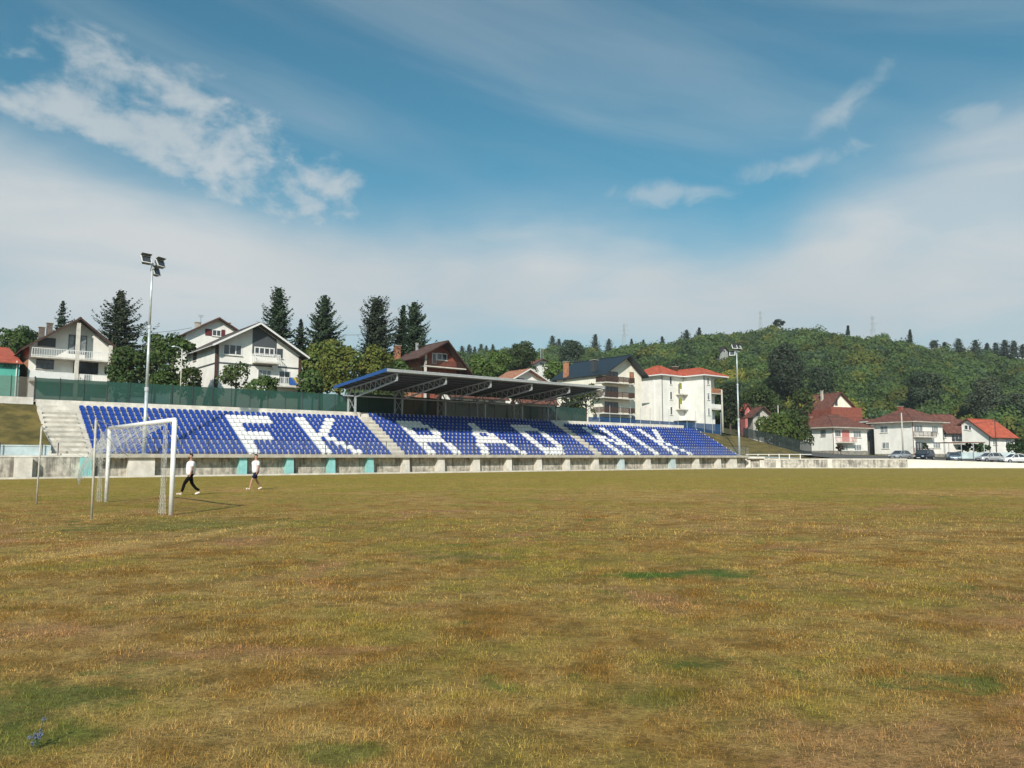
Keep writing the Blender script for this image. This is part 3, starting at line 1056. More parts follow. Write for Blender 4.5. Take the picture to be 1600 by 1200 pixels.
# fences on top -------------------------------------------------------
def shade_fence(name, label, pts, zb, zt, m, dpost, post_m=DSTEEL, net='shade_net', sag=0.02, postr=0.03, zpost=None):
    """pts: world xy polyline"""
    p0 = Vector(pts[0]).to_3d()
    root = empty(name, (p0.x, p0.y, zb[0]), 0, label, 'fence')
    off = (p0.x, p0.y, zb[0])
    P = [Vector(p).to_3d() for p in pts]
    L = [0]
    for a, c in zip(P, P[1:]):
        L.append(L[-1] + (c - a).length)

    def pos(s):
        for i in range(len(P) - 1):
            if s <= L[i + 1] + 1e-6:
                k_ = (s - L[i]) / (L[i + 1] - L[i])
                return P[i].lerp(P[i + 1], k_), s / L[-1]
        return P[-1], 1.0
    rng = random.Random(len(label))
    n = max(1, round(L[-1] / dpost))
    b = MB(off)
    rows = []
    for i in range(n * 2 + 1):
        p, k_ = pos(L[-1] * i / (2 * n))
        dz = 0 if i % 2 == 0 else -sag
        a_, c_ = zb[0] + (zb[1] - zb[0]) * k_, zt[0] + (zt[1] - zt[0]) * k_
        rows.append((Vector((p.x, p.y, a_ + rng.uniform(-.03, .03))), Vector((p.x + (rng.uniform(-.04, .04) if i % 2 else 0), p.y, c_ + dz))))
    for (a0, a1), (c0, c1) in zip(rows, rows[1:]):
        b.add([a0, c0, c1, a1], [(0, 1, 2, 3)])
    b.build(net, m, root, fix=False)
    for i in range(n + 1):
        p, k_ = pos(L[-1] * i / n)
        z0_, z1_ = zb[0] + (zb[1] - zb[0]) * k_ - 0.15, zt[0] + (zt[1] - zt[0]) * k_ + 0.08
        if zpost:
            z1_ = zpost
        MB(off).tube((p.x, p.y - .04, z0_), (p.x, p.y - .04, z1_), postr, postr, 6).build('post', post_m, root)
    return root


WFN = 76.75


def tw(t, w=WFN):
    p = W(t, w)
    return (p.x, p.y)


tA, tB, tC = t_at(-60, WFN, 610), t_at(54, WFN, 610), t_at(548, WFN, 625)
shade_fence('net_fence', 'see-through brownish mesh fence above the left grass bank', [tw(tA), tw(tB)], (6.55, 6.45), (8.42, 8.36), BROWNNET, 1.9)
shade_fence('shade_fence', 'long dark green shade net fence along the back of the first seat block', [tw(tB + .05), tw(tC)], (6.42, 6.40), (8.35, 8.35), GREENNET, 1.85)
tD = t_at(915, WFN, 650)
shade_fence('shade_fence', 'green shade net fence seen in the shadow behind the steel canopy', [tw(tC + .1), tw(tD)], (6.40, 6.40), (8.6, 8.3), GREENNET_SHADOW, 2.0)
tE = t_at(1102, WFN, 660)
root = shade_fence('blue_fence', 'dark blue net fence behind the last seat block', [tw(tD + .5), tw(tE + 4)], (6.1, 5.2), (7.15, 6.9), BLUENET, 2.1, GALV, 'shade_net', 0.02, 0.03, 8.9)
p2 = W(112, 77.4)
shade_fence('sloping_fence', 'dark green and grey net fence running down beside the right grass bank', [(p2.x, p2.y), (BC.x, BC.y)], (5.15, 1.75), (6.6, 3.75), DARKNET, 2.0)

# walls on the right --------------------------------------------------
e = W(T1 + .05, 64.5)
cw = empty('boundary_wall', (e.x, 111, 0), 0, 'low grey stained wall right of the stand below the grass bank', 'wall')
WO = (e.x, 111, 0)
MB(WO).box(e.x, 56.6, 110.6, 110.95, -0.3, 1.20).build('wall', CONCD, cw)
MB(WO).box(e.x, 56.6, 110.55, 111.3, 1.203, 1.36).build('coping', CONCL, cw)
for px in (1169, 1191, 1216, 1297):
    q = ray(px, 725)[0] * 110.3
    MB(WO).box(q - .35, q + .35, 110.35, 110.59, -0.3, 1.2).build('buttress', CONCL, cw)
q0 = ray(1165, 710)[0] * 111
MB(WO).box(q0, q0 + 2.4, 110.0, 111.5, 1.362, 1.62).build('coping', CONCL, cw)
ww_ = MB((56.65, 111, 0)).prism([(56.65, -0.3), (140, -0.3), (140, 0.20), (100, 0.50), (73.5, 0.70), (56.65, 1.28)], 'y', 110.6, 110.9)
wwo = ww_.build('boundary_wall', mat('whitewashed_wall', (0.74, 0.70, 0.62), 0.85, 0.08, 0.8, streak=0.25, streak_col=(0.45, 0.42, 0.36)))
wwo.location = (56.65, 111, 0)
tag(wwo, 'long low whitewashed wall in front of the parked cars', 'wall')
gk = MB((0, 0, 0)).box(26, 140, 110.1, 110.5, -.1, .09).build('kerb', CONCL)
tag(gk, None, None, None, 'structure')
# railing over the low wall
rr = empty('railing', (q0, 111.1, 1.36), 0, 'low pale railing on the wall below the right grass bank', 'railing')
RR = (q0, 111.1, 1.36)
for i, px in enumerate((1167, 1184, 1201, 1217, 1233, 1250)):
    X = ray(px, 705)[0] * 111.1
    MB(RR).box(X - .05, X + .05, 111.05, 111.15, 1.36, 2.02).build('post', WHITEP, rr)
MB(RR).box(q0, ray(1268, 705)[0] * 111.1, 111.06, 111.12, 1.93, 2.0).build('rail', WHITEP, rr)

# floodlight poles ----------------------------------------------------
def lamp_head(name, root, off, pos, yaw, tilt):
    """shallow box floodlight with a visor; built around its bracket"""
    M = Matrix.Translation(pos) @ Matrix.Rotation(yaw, 4, 'Z') @ Matrix.Rotation(tilt, 4, 'X') @ Matrix.Scale(1.08, 4)

    def tr(mb0):
        mb0.v = [M @ v - Vector(off) for v in mb0.v]
        return mb0
    o = tr(MB().prism([(-.34, -.14), (.34, -.14), (.25, .12), (-.25, .12)], 'z', -.28, .30)).build(name, DHEAD, root)
    tr(MB().box(-.37, .37, -.175, -.142, -.31, .33)).build('rim', WHITEP, o)
    tr(MB().box(-.30, .30, -.190, -.177, -.25, .27)).build('glass', GLASS, o)
    tr(MB().slab([(-.37, -.17, .34), (.37, -.17, .34), (.37, -.48, .30), (-.37, -.48, .30)], .02)).build('visor', DHEAD, o)
    b_ = MB()
    for zz in (-.2, -.1, 0, .1, .2):
        b_.box(-.22, .22, .12, .17, zz - .012, zz + .012)
    tr(b_).build('cooling_fins', DHEAD, o)
    return o


DHEAD = mat('grey_lamp_housing', (0.13, 0.145, 0.15), 0.5, 0.1, 5)


def floodlight(label, px, ptop, heads):
    t = t_at(px, 65.05, 712)
    p = W(t, 65.05, 1.79)
    zt = zat(ptop, p.y)
    r = empty('floodlight_pole', p, ANG, label, 'floodlight', 'floodlight poles of the stand')
    h = zt - 1.79
    MB().tube((0, 0, 0), (0, 0, h * .33), 0.15, 0.13, 12).tube((0, 0, h * .33), (0, 0, h * .66), 0.115, 0.10, 12).tube((0, 0, h * .66), (0, 0, h), 0.09, 0.075, 12).build('pole', GALV, r, True)
    MB().tube((0, 0, h * .325), (0, 0, h * .345), 0.17, 0.17, 12).tube((0, 0, h * .655), (0, 0, h * .67), 0.14, 0.14, 12).build('collar', GALV, r)
    MB().box(-.24, .24, -.24, .24, 0, .03).build('base_plate', GALV, r)
    MB().beam((-.75, 0, h - .1), (.75, 0, h - .1), .08).beam((0, -.5, h - .45), (0, .5, h - .45), .08).tube((0, 0, h - .5), (0, 0, h + .05), .09, .09, 8).build('crossbar', GALV, r)
    for (x, y, z, yaw, tilt) in heads:
        lamp_head('lamp', r, (0, 0, 0), Vector((x, y, h + z)), yaw, tilt)
    return r


floodlight('tall galvanised floodlight pole with three lamps near the left end of the stand', 224.5, 412, [(-.55, -.1, .15, R(10), R(-28)), (.5, -.1, .0, R(28), R(-28)), (.25, .15, -.62, R(40), R(-18))])
floodlight('tall galvanised floodlight pole at the right end of the stand', 1155.5, 545, [(-.75, -.1, .15, R(-25), R(-25)), (0, -.15, .2, R(0), R(-25)), (.72, -.1, .15, R(25), R(-25)), (-.85, .1, -.75, R(-60), R(-10))])

# ================================================================== houses
def solve_len(P, d, px, py=640):
    q = ray(px, py)[0]
    return (q * P.y - P.x) / (d[0] - q * d[1])


class House:
    """local frame: origin = near corner, x along the face that runs right, y along the face that runs back-left, z = world z - zb"""

    def __init__(s, name, label, cat, pxc, Y, pxl, pxr, ang, zb, he, group=None, zl=None):
        P = at(pxc, 640, Y)
        s.P = P
        s.dx = (math.cos(ang), math.sin(ang))
        s.dy = (-math.sin(ang), math.cos(ang))
        s.W = solve_len(P, s.dx, pxr)
        s.D = solve_len(P, s.dy, pxl) if pxl is not None else zl
        s.zb = zb
        s.root = empty(name, (P.x, P.y, zb), ang, label, cat, group)
        s.he = he - zb
        s.n = 0

    def z(s, py, x=0, y=0):                     # photo row -> local height over a point of the plan
        Yw = s.P.y + s.dx[1] * x + s.dy[1] * y
        return zat(py, Yw) - s.zb

    def xr(s, px, y=0):                         # photo column -> local x on the front face
        P = Vector((s.P.x + s.dy[0] * y, s.P.y + s.dy[1] * y, 0))
        return solve_len(P, s.dx, px)

    def yl(s, px, x=0):                         # photo column -> local y on the left face
        P = Vector((s.P.x + s.dx[0] * x, s.P.y + s.dx[1] * x, 0))
        return solve_len(P, s.dy, px)

    def part(s, name, mb, m, parent=None, **k):
        return mb.build(name, m, parent or s.root, **k)

    def walls_box(s, m, h=None, name='wall'):
        return s.part(name, MB().box(0, s.W, 0, s.D, -1.5, h or s.he), m)

    def walls_gable(s, m, axis, apex, ha, hl=None, hr=None):
        """axis 'y': gables look out of the front face; 'x': gables look out of the side faces"""
        hl = s.he if hl is None else hl
        hr = s.he if hr is None else hr
        s.g = (axis, apex, ha, hl, hr)
        L = s.W if axis == 'y' else s.D
        poly = [(0, -1.5), (L, -1.5), (L, hr), (apex, ha), (0, hl)]
        b = MB().prism(poly, axis, 0, s.D if axis == 'y' else s.W)
        return s.part('wall', b, m)

    def roof_gable(s, m, ov=0.5, ovg=0.6, th=0.16, under=None, name='roof'):
        axis, ap, ha, hl, hr = s.g
        L = s.W if axis == 'y' else s.D
        M = s.D if axis == 'y' else s.W
        sl = (ha - hl) / ap
        sr = (ha - hr) / (L - ap)
        lift = th + 0.004
        A0, A1 = -ovg, M + ovg
        if axis == 'y':
            f = lambda a, c, z: (a, c, z + lift)
        else:
            f = lambda a, c, z: (c, a, z + lift)
        b = MB()
        b.slab([f(-ov, A0, hl - sl * ov), f(ap, A0, ha), f(ap, A1, ha), f(-ov, A1, hl - sl * ov)], th)
        b.slab([f(ap, A0, ha), f(L + ov, A0, hr - sr * ov), f(L + ov, A1, hr - sr * ov), f(ap, A1, ha)], th)
        o = s.part(name, b, m)
        b = MB()
        b.beam(f(ap, A0, ha + .02), f(ap, A1, ha + .02), 0.22, 0.10)
        s.part('ridge_cap', b, m, o)
        for (a0, z0, a1, z1) in ((-ov, hl - sl * ov, ap, ha), (ap, ha, L + ov, hr - sr * ov)):
            b = MB()
            b.beam(f(a0, A0 - .03, z0 - th * .55), f(a1, A0 - .03, z1 - th * .55), 0.05, 0.22)
            s.part('bargeboard', b, under or WOODD, o)
        b = MB()
        for a0, z0 in ((-ov, hl - sl * ov), (L + ov, hr - sr * ov)):
            b.tube(f(a0, A0, z0 - .12), f(a0, A1, z0 - .12), 0.065, 0.065, 8)
        s.part('gutter', b, under or WOODD, o)
        return o

    def roof_hip(s, m, h, ov=0.7, rid=None, fascia=WHITEP, box=None, name='roof'):
        x0, x1, y0, y1 = box or (0, s.W, 0, s.D)
        x0, x1, y0, y1 = x0 - ov, x1 + ov, y0 - ov, y1 + ov
        z = s.he + 0.12
        w, d = x1 - x0, y1 - y0
        if rid is None:
            k = min(w, d) / 2 * 0.98
            rid = ((x0 + k, y0 + k), (x1 - k, y1 - k)) if w >= d else ((x0 + k, y0 + k), (x1 - k, y1 - k))
            if w >= d:
                yc = (y0 + y1) / 2
                rid = ((x0 + d / 2, yc), (x1 - d / 2, yc))
            else:
                xc = (x0 + x1) / 2
                rid = ((xc, y0 + w / 2), (xc, y1 - w / 2))
        (rx0, ry0), (rx1, ry1) = rid
        v = [(x0, y0, z), (x1, y0, z), (x1, y1, z), (x0, y1, z), (rx0, ry0, h), (rx1, ry1, h)]
        if w >= d:
            f = [(0, 1, 5, 4), (1, 2, 5), (2, 3, 4, 5), (3, 0, 4), (3, 2, 1, 0)]
        else:
            f = [(0, 1, 4), (1, 2, 5, 4), (2, 3, 5), (3, 0, 4, 5), (3, 2, 1, 0)]
        o = s.part(name, MB().add(v, f), m)
        b = MB()
        V = [Vector(p) for p in v]
        for i, j in (((0, 4), (1, 5 if w >= d else 4), (2, 5), (3, 4 if w >= d else 5), (4, 5))):
            b.tube(V[i] + Vector((0, 0, .02)), V[j] + Vector((0, 0, .02)), .10, .10, 6)
        s.part('ridge_cap', b, m, o)
        b = MB()
        for i in range(4):
            b.beam(V[i] - Vector((0, 0, .11)), V[(i + 1) % 4] - Vector((0, 0, .11)), .08, .2)
        s.part('fascia', b, fascia, o)
        s.part('soffit', MB().box(x0 + .05, x1 - .05, y0 + .05, y1 - .05, z - .20, z - .15), fascia, o)
        return o

    def fpos(s, face, a, o, z, base=0.0):
        return {'F': (a, -o + base, z), 'L': (-o + base, a, z), 'R': (s.W + o + base, a, z)}[face]

    def pb(s, b, face, a0, a1, o0, o1, z0, z1, base=0.0):
        p = s.fpos(face, a0, o0, z0, base)
        q = s.fpos(face, a1, o1, z1, base)
        return b.box(min(p[0], q[0]), max(p[0], q[0]), min(p[1], q[1]), max(p[1], q[1]), z0, z1)

    def window(s, face, a0, a1, z0, z1, panes=2, fm=WHITEP, gm=GLASS, base=0.0, sill=True, rows=1, fw=0.07, name='window', shutter=0.0, shm=WHITEP):
        if a0 > a1:
            a0, a1 = a1, a0
        b = MB()
        s.pb(b, face, a0, a1, 0.0, 0.05, z1 - fw, z1, base)
        s.pb(b, face, a0, a1, 0.0, 0.05, z0, z0 + fw, base)
        s.pb(b, face, a0, a0 + fw, 0.0, 0.047, z0 + fw, z1 - fw, base)
        s.pb(b, face, a1 - fw, a1, 0.0, 0.047, z0 + fw, z1 - fw, base)
        for k in range(1, panes):
            c = a0 + (a1 - a0) * k / panes
            s.pb(b, face, c - fw * .5, c + fw * .5, 0.0, 0.044, z0 + fw, z1 - fw, base)
        for k in range(1, rows):
            c = z0 + (z1 - z0) * k / rows
            s.pb(b, face, a0 + fw, a1 - fw, 0.0, 0.041, c - fw * .4, c + fw * .4, base)
        o = s.part(name, b, fm)
        s.part('pane', s.pb(MB(), face, a0 + fw * .5, a1 - fw * .5, 0.0, 0.012, z0 + fw * .5, z1 - fw * .5, base), gm, o)
        if sill:
            s.part('sill', s.pb(MB(), face, a0 - .08, a1 + .08, 0.0, 0.14, z0 - .07, z0 - .003, base), CONCL, o)
        if shutter > 0:
            s.part('roller_shutter', s.pb(MB(), face, a0 + .03, a1 - .03, 0.0, 0.053, z1 - (z1 - z0) * shutter, z1 - .01, base), shm, o)
        return o

    def balcony(s, face, a0, a1, z, depth, slabm=CONCL, railm=WHITEP, rail='bars', h=1.0, base=0.0, gap=0.22, posts=False):
        if a0 > a1:
            a0, a1 = a1, a0
        o = s.part('balcony', s.pb(MB(), face, a0, a1, 0.0, depth, z - .18, z, base), slabm)
        b = MB()
        ed = lambda c0, c1, o0, o1, z0, z1: s.pb(b, face, c0, c1, o0, o1, z0, z1, base)
        ed(a0, a1, depth - .08, depth - .02, z + h - .07, z + h)
        ed(a0, a1, depth - .07, depth - .03, z + .08, z + .14)
        for c in (a0, a1 - .05):
            ed(c, c + .05, 0.02, depth - .083, z + h - .067, z + h - .003)
        if rail == 'bars':
            n = int((a1 - a0) / gap)
            for k in range(n + 1):
                c = a0 + (a1 - a0 - .05) * k / n
                ed(c, c + .06, depth - .065, depth - .035, z, z + h - .072)
            n = max(1, int(depth / gap))
            for k in range(n):
                ed(a0 + .01, a0 + .04, depth * k / n, depth * k / n + .05, z, z + h - .07)
                ed(a1 - .04, a1 - .01, depth * k / n, depth * k / n + .05, z, z + h - .07)
        elif rail == 'slats':
            for k in range(1, 5):
                zz = z + h * k / 5
                ed(a0, a1, depth - .065, depth - .035, zz - .035, zz + .035)
                ed(a0, a0 + .03, 0.0, depth - .08, zz - .035, zz + .035)
                ed(a1 - .03, a1, 0.0, depth - .08, zz - .035, zz + .035)
            for c in np.linspace(a0 + .1, a1 - .1, 5):
                ed(c - .03, c + .03, depth - .10, depth - .067, z, z + h - .05)
        elif rail == 'solid':
            ed(a0, a1, depth - .09, depth - .025, z, z + h - .08)
            ed(a0, a0 + .06, 0, depth - .1, z, z + h - .08)
            ed(a1 - .06, a1, 0, depth - .1, z, z + h - .08)
        s.part('railing', b, railm, o)
        return o

    def chimney(s, x, y, z0, z1, w=.5, m=None, parent=None):
        o = s.part('chimney', MB().box(x - w / 2, x + w / 2, y - w / 2, y + w / 2, z0, z1), m or BRICK, parent)
        s.part('chimney_cap', MB().box(x - w * .65, x + w * .65, y - w * .65, y + w * .65, z1 + .002, z1 + .09), CONC, o)
        return o

    def antenna(s, x, y, z0, h=1.6):
        b = MB().tube((x, y, z0), (x, y, z0 + h), .025, .02, 5)
        for k in range(4):
            b.tube((x - .45 + .06 * k, y, z0 + h - .12 * k), (x + .45 - .06 * k, y, z0 + h - .12 * k), .012, .012, 4)
        return s.part('aerial', b, DSTEEL)

    def downpipe(s, x, y, z0, z1, m=WOODD):
        return s.part('downpipe', MB().tube((x, y, z0), (x, y, z1), .06, .06, 8), m)


DCH = mat('grey_brown_chimney', (.16, .13, .11), .9, .2, 3)
# --- house with long balcony, far left
h = House('house', 'white two storey house with long white balcony and dark gable roof at far left', 'house', 40, 88, 27, 171, ANG, 7.0, 11.3)
apx = h.xr(115)
za = h.z(501, apx)
zl, zr = h.z(541), h.z(545, h.W)
h.walls_gable(WALL, 'y', apx, za, zl, zr)
ro = h.roof_gable(ROOFD, ov=.9, ovg=1.5)
bw = h.part('side_wall', MB().box(-.03, -.004, 0, h.D, -1.5, zl - .05), BRICKO)
z1 = h.z(557)
z2 = h.z(594)
h.balcony('F', .1, h.W + .2, z1, 1.5, rail='bars', h=.95, gap=.24)
h.balcony('F', .1, h.xr(110), z2, 1.5, rail='solid', h=1.0)
h.balcony('F', h.xr(118), h.W + .2, z2, 1.5, rail='bars', h=.95)
for px in (116, 168):
    h.part('pillar', MB().box(h.xr(px, -1.3) - .2, h.xr(px, -1.3) + .2, -1.47, -1.12, -1.5, (za - .5) if px == 116 else zr + .2), CONCL)
h.window('F', h.xr(53), h.xr(81), h.z(541, 1), h.z(527, 1), 2, GREYW, GLASS, shutter=.85, shm=GREYW)
h.window('F', h.xr(101), h.xr(130), h.z(553, 5), h.z(524, 5), 3, GREYW, CURT, name='balcony_door', sill=False)
h.window('F', h.xr(52), h.xr(80), h.z(576, 1), h.z(558, 1), 3, GREYW, GLASS, rows=2)
h.window('F', h.xr(111), h.xr(150), h.z(584, 5), h.z(565, 5), 3, WOODD, GLASS, sill=False, name='balcony_door')
h.chimney(h.xr(70, 6), 6, zl, h.z(506, 3, 6), .6, DCH, ro)
h.chimney(h.xr(58, 6), 6, zl - .2, h.z(512, 2, 6), .6, DCH, ro)
h.part('lamp', MB().tube((h.xr(103), -.02, h.z(518)), (h.xr(103), -.14, h.z(518)), .09, .06, 8), DSTEEL)

# --- teal house with red tiles at the frame edge
h = House('house', 'small teal rendered house with red tiled roof at the left edge', 'house', -46, 84, -70, 26, ANG, 7.0, 10.4)
h.walls_gable(TEAL, 'x', h.D * .5, h.z(536, 3) + 1.0, h.z(564), h.z(564))
ro = h.roof_gable(ROOFR, ov=.5, ovg=.3)
txt = bpy.data.curves.new('wall_lettering', 'FONT')
txt.body = 'AN'
txt.size = 0.62
txt.extrude = 0.01
_t = bpy.data.objects.new('wall_lettering', txt)
COL.objects.link(_t)
_m = bpy.data.meshes.new_from_object(_t.evaluated_get(bpy.context.evaluated_depsgraph_get()))
bpy.data.objects.remove(_t)
to = bpy.data.objects.new('wall_lettering', _m)
COL.objects.link(to)
_m.materials.clear()
to.parent = h.root
to.data.materials.append(DSTEEL)
to.location = (h.xr(0), -.03, h.z(575, h.xr(2)))
to.rotation_euler = (R(90), 0, 0)
h.downpipe(h.xr(22), -.08, -1, h.z(566, 6), WHITEP)

# --- big white house with grey gable panel
h = House('house', 'large white gabled house with dark grey gable panel and white balconies', 'house', 334, 92, 288, 467, ANG, 7.0, 15)
apx = h.xr(398)
za = h.z(508, apx)
zl, zr = h.z(537), h.z(556, h.W)
h.walls_gable(WALL, 'y', apx, za, zl, zr)
ro = h.roof_gable(mat('taupe_tile', (0.10, 0.075, 0.065), .8, .2, 2, rows=3), ov=.75, ovg=1.2, under=WHITEP)
xa, xb = h.xr(391), h.xr(429)
sl_r = (za - zr) / (h.W - apx)
b = MB().prism([(xa, h.z(556, 5)), (xb, h.z(556, 5)), (xb, za - sl_r * (xb - apx) - .12), (apx + .02, za - .15), (xa, za - .15 - (apx - xa) * (za - zl) / apx)], 'y', -.045, -.004)
h.part('gable_panel', b, GREYW)
h.window('F', h.xr(345), h.xr(375), h.z(555, 2), h.z(538, 2), 3, WHITEP, GLASS, fw=.12)
h.window('F', h.xr(394), h.xr(426), h.z(556, 6), h.z(543, 6), 4, WHITEP, GLASS, base=-.05, name='balcony_door', sill=False, fw=.13)
h.window('F', h.xr(430), h.xr(439), h.z(560, 8), h.z(545, 8), 1, GREYW, GLASS)
zb1 = h.z(567, 6)
h.balcony('F', h.xr(391), h.xr(430), zb1, 1.3, rail='bars', h=1.0, gap=.2)
zb2 = h.z(604, 9)
h.balcony('F', h.xr(426), h.xr(469), zb2, 1.3, rail='bars', h=1.05, gap=.2)
h.window('F', h.xr(401), h.xr(422), h.z(594, 6), h.z(578, 6), 3, WHITEP, CURT)
h.window('F', h.xr(434), h.xr(452), h.z(600, 9), h.z(580, 9), 2, WHITEP, GLASS, name='balcony_door', sill=False)
h.part('floor_band', MB().box(-.03, h.W + .03, -.06, -.003, h.z(567) - .0, h.z(565)), GREYW)
h.part('corner_pillar', MB().box(-.12, .32, -.13, -.07, -1.5, zl - .1), WOODD)
h.part('corner_pillar', MB().box(h.W - .25, h.W + .12, -.13, -.07, -1.5, zr - .1), WOODD)
h.window('L', h.yl(304), h.yl(299), h.z(561, 0, 6), h.z(548, 0, 6), 1, WOODD, GLASS)
h.part('floor_band', MB().box(-.05, -.003, 0, h.D, h.z(567) - .1, h.z(566)), GREYW)
h.part('satellite_dish', MB().tube((h.xr(425), -.5, h.z(574, 8)), (h.xr(425), -.6, h.z(574, 8)), .35, .38, 12), WHITEP)
# the flag on the balcony
fx0, fx1 = h.xr(444), h.xr(460)
fz0, fz1 = zb2 + .12, zb2 + 1.05
cor = lambda x, z, d=0.0: W(0, 0) + Vector((h.P.x + h.dx[0] * x + h.dy[0] * (-1.36 - d), h.P.y + h.dx[1] * x + h.dy[1] * (-1.36 - d), h.zb + z))
FLB = mat('flag_blue', (0.03, 0.12, 0.42), .8, .05, 2)
FLY = mat('flag_yellow', (0.75, 0.52, 0.04), .8, .05, 2)
fo = cor(fx0, fz0)
flag = empty('flag', fo, 0, 'blue and yellow flag with white stars on the lower balcony of the large white house', 'flag')
fm = MB(fo)
fm.add([cor(fx0, fz0), cor(fx1, fz0), cor(fx1, fz1), cor(fx0, fz1), cor(fx0, fz0, .015), cor(fx1, fz0, .015), cor(fx1, fz1, .015), cor(fx0, fz1, .015)],
       [(0, 3, 2, 1), (4, 5, 6, 7), (0, 1, 5, 4), (1, 2, 6, 5), (2, 3, 7, 6), (3, 0, 4, 7)])
fm.build('cloth', FLB, flag)
w_ = fx1 - fx0
MB(fo).add([cor(fx0 + w_ * .35, fz1 - .01, .02), cor(fx1 - w_ * .12, fz1 - .01, .02), cor(fx1 - w_ * .12, fz0 + .02, .02)], [(0, 1, 2)]).build('triangle', FLY, flag)
for k in range(5):
    cx, cz = fx0 + w_ * (.26 + .11 * k), fz1 - .1 - .17 * k
    vs = []
    for i in range(10):
        a = math.pi / 2 + i * math.pi / 5
        rr_ = .055 if i % 2 == 0 else .024
        vs.append(cor(cx + rr_ * math.cos(a), cz + rr_ * math.sin(a), .022))
    MB(fo).add(vs, [tuple(range(10))]).build('star', WHITEP, flag)

# --- white house behind with maroon shutters
h = House('house', 'white house with maroon window shutters rising behind the large gabled house', 'house', 286, 112, 262, 366, ANG, 8.5, 14)
apx = h.xr(336)
za = h.z(499, apx)
zl, zr = h.z(521), h.z(518, h.W)
h.walls_gable(WALL, 'y', apx, za, zl, zr)
ro = h.roof_gable(ROOFB, ov=.5, ovg=.7)
h.window('F', h.xr(327), h.xr(341), h.z(526, 5), h.z(516, 5), 2, WHITEP, GLASS, fw=.1)
h.part('shutter', MB().box(h.xr(316), h.xr(326.5), -.08, -.01, h.z(525, 4), h.z(515, 4)), MAROON)
h.part('shutter', MB().box(h.xr(341.5), h.xr(347), -.08, -.01, h.z(526, 6), h.z(516, 6)), MAROON)
h.chimney(h.xr(357), 2, zr, h.z(504, 8), .8, CONC, ro)
h.chimney(h.xr(312), 2.5, zl, h.z(503, 4), .7, CONC, ro)
h.antenna(h.xr(313), 1.5, za - 2, h.z(492, 4) - za + 2)
h.window('L', 2, 3.2, h.z(538), h.z(528), 1)

# --- red brick house
h = House('house', 'red brick house with wide dark gable roof above the stand canopy', 'house', 658, 122, 632, 713, ANG, 9.0, 15)
apx = h.xr(689)
za = h.z(536, apx)
zl, zr = h.z(553), h.z(568, h.W)
h.walls_gable(BRICK, 'y', apx, za, zl, zr)
ro = h.roof_gable(mat('umber_tile', (0.11, 0.06, 0.05), .85, .25, 2, rows=3), ov=1.9, ovg=2.0)
h.window('F', h.xr(674), h.xr(681), h.z(569, 3), h.z(552, 3), 1, WHITEP, GLASS, name='balcony_door', sill=False, fw=.13)
h.window('F', h.xr(681.5), h.xr(698), h.z(564, 5), h.z(553, 5), 2, WHITEP, GLASS, fw=.13)
h.balcony('F', -.2, h.W + 1.0, h.z(572), 1.4, rail='slats', railm=WOODD, h=.95)
h.part('pillar', MB().box(-.2, .12, -1.35, -1.05, -1.5, zl), CONCL)
h.part('side_wall', MB().box(-.03, -.004, 0, h.D, -1.5, zl - .05), BRICKO)
h.window('F', h.xr(690), h.xr(710), h.z(604, 5), h.z(592, 5), 3, WHITEP, CURT, base=-.02)
h.window('F', h.xr(668), h.xr(684), h.z(604, 5), h.z(592, 5), 2, WHITEP, CURT, base=-.02)
h.chimney(-.7, 6.5, zl - 1, h.z(541, 0, 6), .8, BRICKO, ro)
h.chimney(h.xr(676), 5, zl, h.z(532, 3), .35, STEEL, ro)

# --- house with reddish roof behind canopy
h = House('house', 'low house with faded orange gable roof showing between canopy and dark roof', 'house', 788, 150, 764, 853, ANG, 8.0, 14)
apx = h.xr(823)
h.walls_gable(WALL, 'y', apx, h.z(578, apx), h.z(598), h.z(598, h.W))
ro = h.roof_gable(ROOFO, ov=.6, ovg=1.2, under=WHITEP)
h.window('F', h.xr(806), h.xr(820), h.z(598, 3), h.z(590, 3), 2)
h.balcony('F', 1, h.W - 1, h.z(602), 1.2)
h.window('L', 1.5, 3, h.z(606), h.z(598), 2)
h = House('house', 'small pale house with brown roof half hidden in trees high behind the orange roof', 'house', 835, 230, 822, 872, ANG, 18, 30)
apx = h.xr(846)
h.walls_gable(WALL, 'y', apx, h.z(562, apx), h.z(568), h.z(571, h.W))
h.roof_gable(ROOFB, ov=.8, ovg=.8)
h.window('F', h.xr(843), h.xr(851), h.z(571, 3), h.z(566, 3), 1)
# --- white buildings seen under the canopy
h = House('house', 'white low house seen through the columns under the canopy', 'house', 705, 108, 690, 790, ANG, 6.0, 10.5)
h.walls_gable(WALL, 'x', h.D / 2, h.z(606), h.z(617), h.z(617))
h.roof_gable(ROOFB, ov=.5, ovg=.4)
for a in (715, 738, 762):
    h.window('F', h.xr(a), h.xr(a + 9), h.z(632, 3), h.z(621, 3), 2)
h = House('garage', 'pale garage seen through the last canopy columns', 'garage', 812, 112, 804, 868, ANG, 6.0, 9)
h.walls_gable(WALL, 'x', h.D / 2, h.z(619), h.z(626), h.z(626))
h.roof_gable(ROOFB, ov=.4, ovg=.4)
h.part('garage_door', MB().box(1.0, 3.6, -.05, -.003, -.5, h.z(634)), STEEL)
h.window('F', 5, 6.5, h.z(640), h.z(631), 2)

